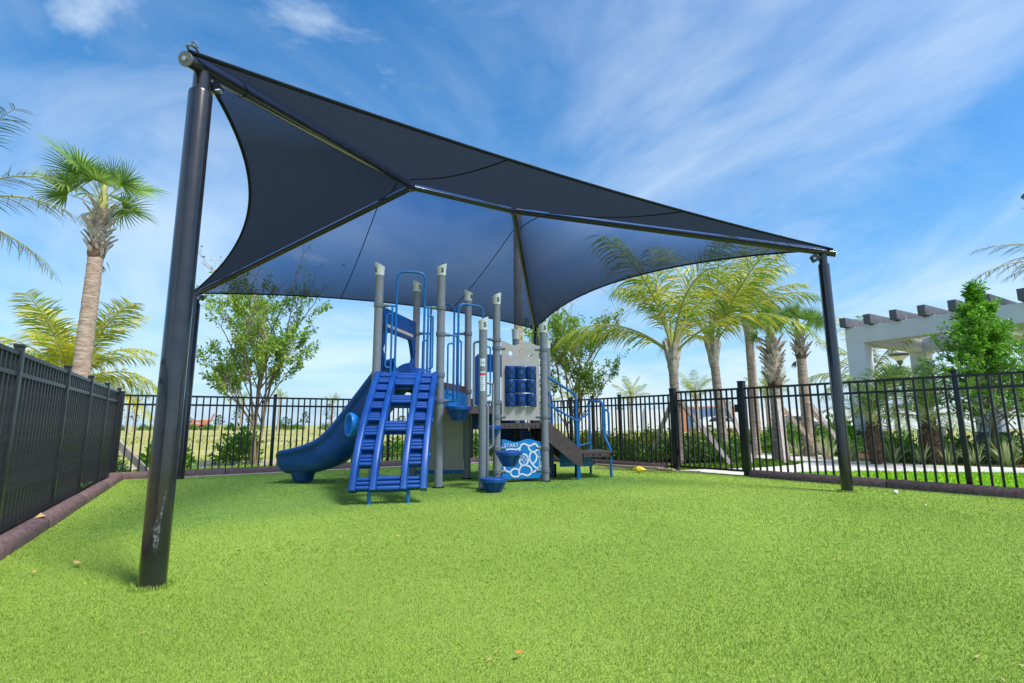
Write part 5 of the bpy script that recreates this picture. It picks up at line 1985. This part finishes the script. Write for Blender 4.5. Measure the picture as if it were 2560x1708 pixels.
lamp(16.75, 22.0, 3.85, 'grey lamp post with flared head seen through the pergola')
lamp(10.35, 9.35, 5.35, 'dark lamp head at the very right edge above the pergola', .8)
MB().tube([(10.9, 13.2, -.02), (10.9, 13.2, .5), (11.0, 13.3, .78), (11.3, 13.5, .78), (11.4, 13.55, .5), (11.4, 13.55, -.02)], .03, 8).thing('bike_rack', M['lamp_metal'], (11.1, 13.4, 0), 'small black hoop rack in front of the pergola', 'bike rack')
for (x, y) in ((11.3, 10.25), (12.9, 10.0)):
    MB().lathe([(.05, 0), (.05, .32), (.07, .33), (.07, .40), (.02, .43)], 12, Matrix.Translation((x, y, 0))).thing('bollard_light', M['lamp_metal'], (x, y, 0), 'short dark bollard light beside the concrete path', 'bollard light', 'bollard lights along the path')

# ------------------------------------------------------------------ far background
def far_tree(x, y, h, w, seed, label, group, narrow=False):
    rnd_ = random.Random(seed)
    root = empty('far_tree', (x, y, 0), label, 'tree', group)
    MB().tube([(x, y, -.05), (x + .05, y, h * .55), (x, y, h * .95)], [.07, .05, .01], 5).build('trunk', M['bark_tree'], root)
    pts, dirs = [], []
    for k in range(150):
        f = rnd_.random()
        a = rnd_.uniform(0, 2 * PI)
        r = w * (math.sin(PI * (f * .85 + .12)) if not narrow else (1 - f) * .9 + .1) * rnd_.uniform(.2, 1.0)
        p = V(x + math.cos(a) * r, y + math.sin(a) * r, h * (.38 + .62 * f))
        pts.append(p)
        dirs.append(V(math.cos(a), math.sin(a), .4))
    put('crown', leaves('crown', pts, dirs, .34, M['far_haze_leaf'], seed, .6, .6), None, root)


rnd = random.Random(5)
for i in range(30):
    x = -88 + i * 4.3 + rnd.uniform(-1.4, 1.4)
    far_tree(x, 92 + rnd.uniform(-3, 3), rnd.choice((2.3, 2.6, 3.2, 4.6)), rnd.uniform(.8, 1.3), 200 + i, 'small young tree along the far edge of the field', 'young trees along the far edge of the field', narrow=i % 3 == 0)
for i in range(34):
    x = -92 + i * 4.1 + rnd.uniform(-1, 1)
    root = empty('far_bush', (x, 95, 0), 'low bush in the row along the far edge of the field', 'bush', 'bushes along the far edge of the field')
    put('foliage', SHRUBS['dark', i % 3], None, root, Matrix.Translation((x, 95, 0)) @ Matrix.Diagonal((3.4, 2.5, 2.4, 1)))
for i, (x, y, h) in enumerate(((-52, 80, 5.2), (-44, 84, 4.6), (-58, 78, 4.8), (-30, 86, 4.4), (-37, 82, 5.0), (-62, 85, 4.2))):
    feather_palm((x, y, 0), h, .22, .17, 'thin palm at the far side of the field', COCO[:4], 9, seed=140 + i, scale=.55, group='far palms across the field')
# white boundary wall and buildings far right
wl_ = empty('boundary_wall', (15, 62, 0), 'long white wall far behind the gate', 'wall')
for k in range(12):
    x = 6 + k * 5.0
    MB().box((x + 2.5, 62 + .1 * (k % 2), 1.25), (4.98, .25, 2.5)).build('wall_section', M['white_wall'], wl_, smooth=False)
    MB().box((x, 61.95, 1.35), (.4, .4, 2.7)).build('pier', M['white_wall'], wl_, smooth=False)
ct = empty('container', (20.2, 55, 0), 'blue shipping container with orange ends beyond the gate', 'container')
for k in range(22):
    x = 18.1 + k * .21
    MB().box((x + .1, 53.8 + (.05 if k % 2 else 0), 1.3), (.208, .06, 2.2)).build('side_panel', M['container_blue'], ct, smooth=False)
for x in (17.85, 22.95):
    MB().box((x, 55.1, 1.3), (.42, 2.6, 2.6)).build('end_frame', M['orange_paint'], ct, smooth=False)
MB().box((20.4, 55.1, 2.53), (4.7, 2.5, .14)).build('roof', M['orange_paint'], ct, smooth=False)
MB().box((20.4, 55.1, .10), (4.7, 2.5, .2)).build('floor_frame', M['orange_paint'], ct, smooth=False)


def car(x, y, yaw, label, paint):
    root = empty('parked_car', (x, y, 0), label, 'car')
    m4 = Matrix.Translation((x, y, 0)) @ Matrix.Rotation(yaw, 4, 'Z')
    body = [(-2.2, .35), (2.2, .35), (2.25, .75), (1.9, .92), (1.0, 1.0), (.45, 1.45), (-1.1, 1.5), (-1.8, 1.02), (-2.2, .95)]
    fr = m4 @ Matrix.Rotation(PI / 2, 4, 'X')
    MB().prism(body, 1.75, fr).build('body', M[paint], root, bevel=.06, fix=True)
    MB().prism([(.38, 1.40), (-1.02, 1.44), (-1.55, 1.03), (.85, 1.03)], 1.78, fr).build('window', M['glass_dark'], root)
    for wx in (-1.4, 1.4):
        for wy in (-.85, .85):
            w = MB().lathe([(.12, -.11), (.33, -.11), (.35, -.06), (.35, .06), (.33, .11), (.12, .11)], 18, m4 @ Matrix.Translation((wx, wy, .35)) @ Matrix.Rotation(PI / 2, 4, 'X')).build('wheel', M['tyre'], root)
            MB().lathe([(.2, -.115), (.2, .115)], 14, m4 @ Matrix.Translation((wx, wy, .35)) @ Matrix.Rotation(PI / 2, 4, 'X')).build('rim', M['steel'], w)


car(20.3, 51, .1, 'white car parked in front of the blue container', 'car_white')
car(27.5, 50, .2, 'dark car parked right of the blue container', 'lamp_metal')
# orange boom lift on the field
lf_ = empty('boom_lift', (-37, 62, 0), 'orange boom lift parked far out on the field at left', 'boom lift')
MB().box((-37.6, 62, .95), (3.4, 1.8, .7)).build('chassis', M['orange_paint'], lf_, bevel=.08)
MB().box((-39.2, 62, 1.35), (1.3, 1.6, .9)).build('counterweight', M['orange_paint'], lf_, bevel=.08)
MB().box((-36.4, 61.8, 1.55), (1.1, 1.2, .9)).build('turret', M['orange_paint'], lf_, bevel=.06)
MB().beam((-39.6, 62, 1.75), (-35.2, 62, 1.65), .35, .4).build('boom', M['orange_paint'], lf_)
MB().beam((-35.3, 62, 1.7), (-34.7, 62, 3.1), .25, .25).build('jib', M['orange_paint'], lf_)
bk = MB()
for dx in (-.6, .6):
    for dy in (-.4, .4):
        bk.beam((-34.0 + dx, 62 + dy, 1.0), (-34.0 + dx, 62 + dy, 2.05), .05, .05)
for z in (1.5, 2.05):
    bk.beam((-34.6, 61.6, z), (-33.4, 61.6, z), .05, .05).beam((-34.6, 62.4, z), (-33.4, 62.4, z), .05, .05)
bk.box((-34.0, 62, .98), (1.3, .9, .08))
bk.build('basket', M['white_wall'], lf_, smooth=False)
for wx in (-38.9, -36.3):
    for wy in (61.0, 63.0):
        w = MB().lathe([(.2, -.18), (.5, -.18), (.55, -.1), (.55, .1), (.5, .18), (.2, .18)], 18, Matrix.Translation((wx, wy, .54)) @ Matrix.Rotation(PI / 2, 4, 'X')).build('wheel', M['tyre'], lf_)
        MB().lathe([(.25, -.19), (.25, .19)], 12, Matrix.Translation((wx, wy, .54)) @ Matrix.Rotation(PI / 2, 4, 'X')).build('rim', M['orange_paint'], w)

lf_.location = (-60, 100, 0)

# ------------------------------------------------------------------ small things on the turf
rnd = random.Random(9)
PL = [((2.0, 11.4), (3.15, 10.2)), ((1.85, 11.25), (3.05, 9.98)), ((1.75, 11.1), (2.8, 10.05)), ((1.7, 10.9), (3.5, 9.80)), ((2.15, 11.05), (2.95, 10.35))]
for i, (a, b) in enumerate(PL):
    z = .03 + .028 * (i % 3)
    lab = ['wooden batten lying by the border, furthest back', 'long wooden batten lying across the middle of the pile', 'wooden batten under the yellow wrapping', 'longest thin batten pointing to the gate post', 'short wooden batten on top of the pile'][i]
    MB().beam((*a, z), (*b, z + .01), .055 if i != 3 else .03, .028).thing('wood_batten', M['wood'], ((a[0] + b[0]) / 2, (a[1] + b[1]) / 2, 0), lab, 'wood batten', 'battens lying by the border', smooth=False)
yb = MB()
rg = random.Random(2)
n = 14
secs = []
for i in range(9):
    t = i / 8
    rr = .07 * math.sin(PI * (t * .9 + .05))
    secs.append([V(2.42 + (t - .5) * .22, 10.05 - (t - .5) * .12, .07) + V(math.cos(2 * PI * k / n) * .35, math.cos(2 * PI * k / n) * .7, math.sin(2 * PI * k / n) * .75) * rr * rg.uniform(.75, 1.2) for k in range(n)])
yb.sweep(None, secs).thing('plastic_wrap', M['yellow'], (2.42, 10.05, 0), 'crumpled yellow plastic wrapping lying on the battens', 'plastic wrap', smooth=False)


def fallen_leaf(x, y, s, yaw, mat, label):
    b = MB()
    pts = [(-.5, 0, .25), (-.2, .18, .05), (.15, .22, .1), (.5, .02, .4), (.15, -.2, .3), (-.2, -.16, .1)]
    c, sn_ = math.cos(yaw), math.sin(yaw)
    vs = [V(x + (px * c - py * sn_) * s, y + (px * sn_ + py * c) * s, .032 + pz * s * .5) for px, py, pz in pts] + [V(x, y, .030)]
    b.add(vs, [(i, (i + 1) % 6, 6) for i in range(6)])
    b.thing('fallen_leaf', M[mat], (x, y, 0), label, 'leaf', 'fallen leaves on the turf')


for (x, y, s, mt, lab) in ((-2.95, 3.66, .075, 'leaf_dry', 'largest pale dry leaf on the turf left of the near post'), (-3.05, 3.45, .05, 'leaf_dry', 'pale dry leaf nearest the left edge of the turf'),
                           (-3.75, 4.80, .07, 'leaf_orange', 'orange leaf on the turf near the left border'), (-2.03, 3.98, .065, 'leaf_dry', 'dry leaf on the turf just right of the near post'),
                           (-1.78, 4.25, .05, 'leaf_dry', 'tan leaf further right of the near post'), (-.95, 4.45, .05, 'leaf_dry', 'tan leaf alone on the turf below the climber'),
                           (-.35, 5.15, .05, 'leaf_orange', 'orange-tan leaf on the turf in front of the lowest pod'), (-3.05, 7.55, .055, 'leaf_dry', 'tan leaf on shaded turf left of the climber'),
                           (-2.35, 7.85, .05, 'leaf_dry', 'tan leaf on shaded turf between slide and climber'), (0.02, 2.25, .045, 'leaf_orange', 'small reddish leaf alone in the middle foreground turf'),
                           (2.95, 2.98, .055, 'leaf_orange', 'reddish leaf on the turf near the right edge'), (0.35, 1.95, .04, 'leaf_dry', 'tiny tan leaf at the bottom of the view'),
                           (2.1, 6.55, .05, 'leaf_orange', 'reddish leaf on the turf midway to the right post'), (4.75, 6.15, .06, 'leaf_orange', 'reddish leaf on the turf right of the right post'),
                           (1.5, 5.75, .05, 'leaf_dry', 'faint tan leaf on the turf in the middle distance'), (-3.6, 5.4, .055, 'leaf_dry', 'tan leaf on the turf beside the left border')):
    fallen_leaf(x, y, s, rnd.uniform(0, 6.28), mt, lab)
MB().add([(-4.38, 4.87, .125), (-4.335, 4.845, .128), (-4.30, 4.885, .135), (-4.315, 4.93, .13), (-4.36, 4.925, .14), (-4.34, 4.89, .165)], [(0, 1, 5), (1, 2, 5), (2, 3, 5), (3, 4, 5), (4, 0, 5)]).thing('fallen_leaf', M['leaf_dry'], (-4.34, 4.89, .12), 'large dry curled leaf caught on the left border', 'leaf', 'fallen leaves on the turf')
for (x, y, s, lab) in ((5.02, 6.95, .028, 'crumpled white paper scrap beside the border right of the right post'), (4.62, 5.95, .010, 'tiny white scrap on the turf right of the right post')):
    b = MB()
    rg = random.Random(int(x * 100))
    b.lathe([(.3 * s, 0), (s * .9, s * .3), (s, s * .7), (s * .6, s * 1.2), (.1 * s, s * 1.3)], 8, Matrix.Translation((x, y, .015)))
    b.v = [(p[0] + rg.uniform(-.3, .3) * s, p[1] + rg.uniform(-.3, .3) * s, p[2] + rg.uniform(0, .3) * s) for p in b.v]
    b.thing('paper_scrap', M['paper'], (x, y, 0), lab, 'paper', smooth=False)
# tiny bits of dry litter on the turf
rgn = np.random.default_rng(12)
n = 170
Y = 1.6 + 8.5 * rgn.uniform(0, 1, n) ** 1.3
X = rgn.uniform(-1.05, 1.05, n) * Y
k = inside(turf_poly, X, Y)
X, Y = X[k], Y[k]
n = len(X)
a = rgn.uniform(0, 2 * PI, n)
ll, ww = rgn.uniform(.006, .022, n), rgn.uniform(.002, .006, n)
lv = np.empty((n, 4, 3), np.float32)
for j, (u, v) in enumerate(((-1, 0), (0, -1), (1, 0), (0, 1))):
    lv[:, j, 0] = X + np.cos(a) * u * ll - np.sin(a) * v * ww
    lv[:, j, 1] = Y + np.sin(a) * u * ll + np.cos(a) * v * ww
    lv[:, j, 2] = .017 + rgn.uniform(0, .004, n)
tag(put('leaf_litter', soup('leaf_litter', lv, 4, M['leaf_dry'])), 'tiny dry leaf and straw bits scattered over the turf', 'litter', kind='stuff')
# weed by the left border
wd = MB()
for k in range(6):
    a = k * 1.1
    q = [V(-5.93, 7.25, .05)]
    d = V(math.cos(a) * .3, math.sin(a) * .3, 1).normalized()
    for j in range(4):
        q.append(q[-1] + d * .055)
        d = (d + V(math.cos(a) * .35, math.sin(a) * .35, -.2)).normalized()
    wd.add(*strip(q, [.004, .008, .012, .010, .001], [V(-math.sin(a), math.cos(a), 0)] * 5))
wd.thing('weed', M['shrub_leaf'], (-5.93, 7.25, 0), 'small green weed sprouting over the left border', 'weed', smooth=False)
# frayed turf tuft round the post feet
for (p, lab) in ((NL, 'ring of raised turf blades round the foot of the near post'), (NR, 'ring of raised turf blades round the foot of the right post')):
    rgn = np.random.default_rng(3)
    a = rgn.uniform(0, 2 * PI, 420)
    rr = .076 + .045 * rgn.uniform(0, 1, 420)
    me = soup('turf_tuft', blades(rgn, np.cos(a) * rr, np.sin(a) * rr, 0.004, .028, .004, .9), 5, M['turf_blade'], [(0, 1, 2, 3), (3, 2, 4)])
    o = put('turf_tuft', me, None, None, Matrix.Translation((p.x, p.y, 0)))
    tag(o, lab, 'grass', kind='stuff')

ORD = 'first second third fourth fifth sixth seventh eighth ninth tenth eleventh twelfth thirteenth fourteenth fifteenth sixteenth seventeenth eighteenth'.split()
bpy.context.view_layer.update()
for grp, what in (('far palms beyond the gate', 'small far palm beyond the gate'), ('yellow-green shrubs in the bed behind the gate', 'yellow-green shrub in the bed behind the gate'),
                  ('low dark shrubs in front of the yellow-green shrubs', 'low dark shrub in the row before the yellow-green shrubs'), ('hedge shrubs beyond the path', 'yellow-green hedge shrub beyond the winding path'),
                  ('dark shrubs at the far edge of the path', 'low dark shrub at the far edge of the path'), ('green shrubs below the pergola', 'green shrub in the bed below the pergola'),
                  ('variegated strappy plants along the bed', 'pale variegated strappy plant along the bed'), ('plants behind the play structure', 'low green plant behind the play structure'),
                  ('far palms across the field', 'thin palm at the far side of the field'), ('bollard lights along the path', 'short dark bollard light beside the path'),
                  ('props of the dense green tree', 'thin dark prop of the dense green tree')):
    mem = [o for o in bpy.data.objects if o.get('group') == grp and o.get('category')]
    mem.sort(key=lambda o: o.matrix_world.translation.x / max(.1, o.matrix_world.translation.y))
    for k, o in enumerate(mem):
        o['label'] = what + ', ' + ORD[k] + ' from the left'
for o in bpy.data.objects:
    if '_base' in o:
        del o['_base']
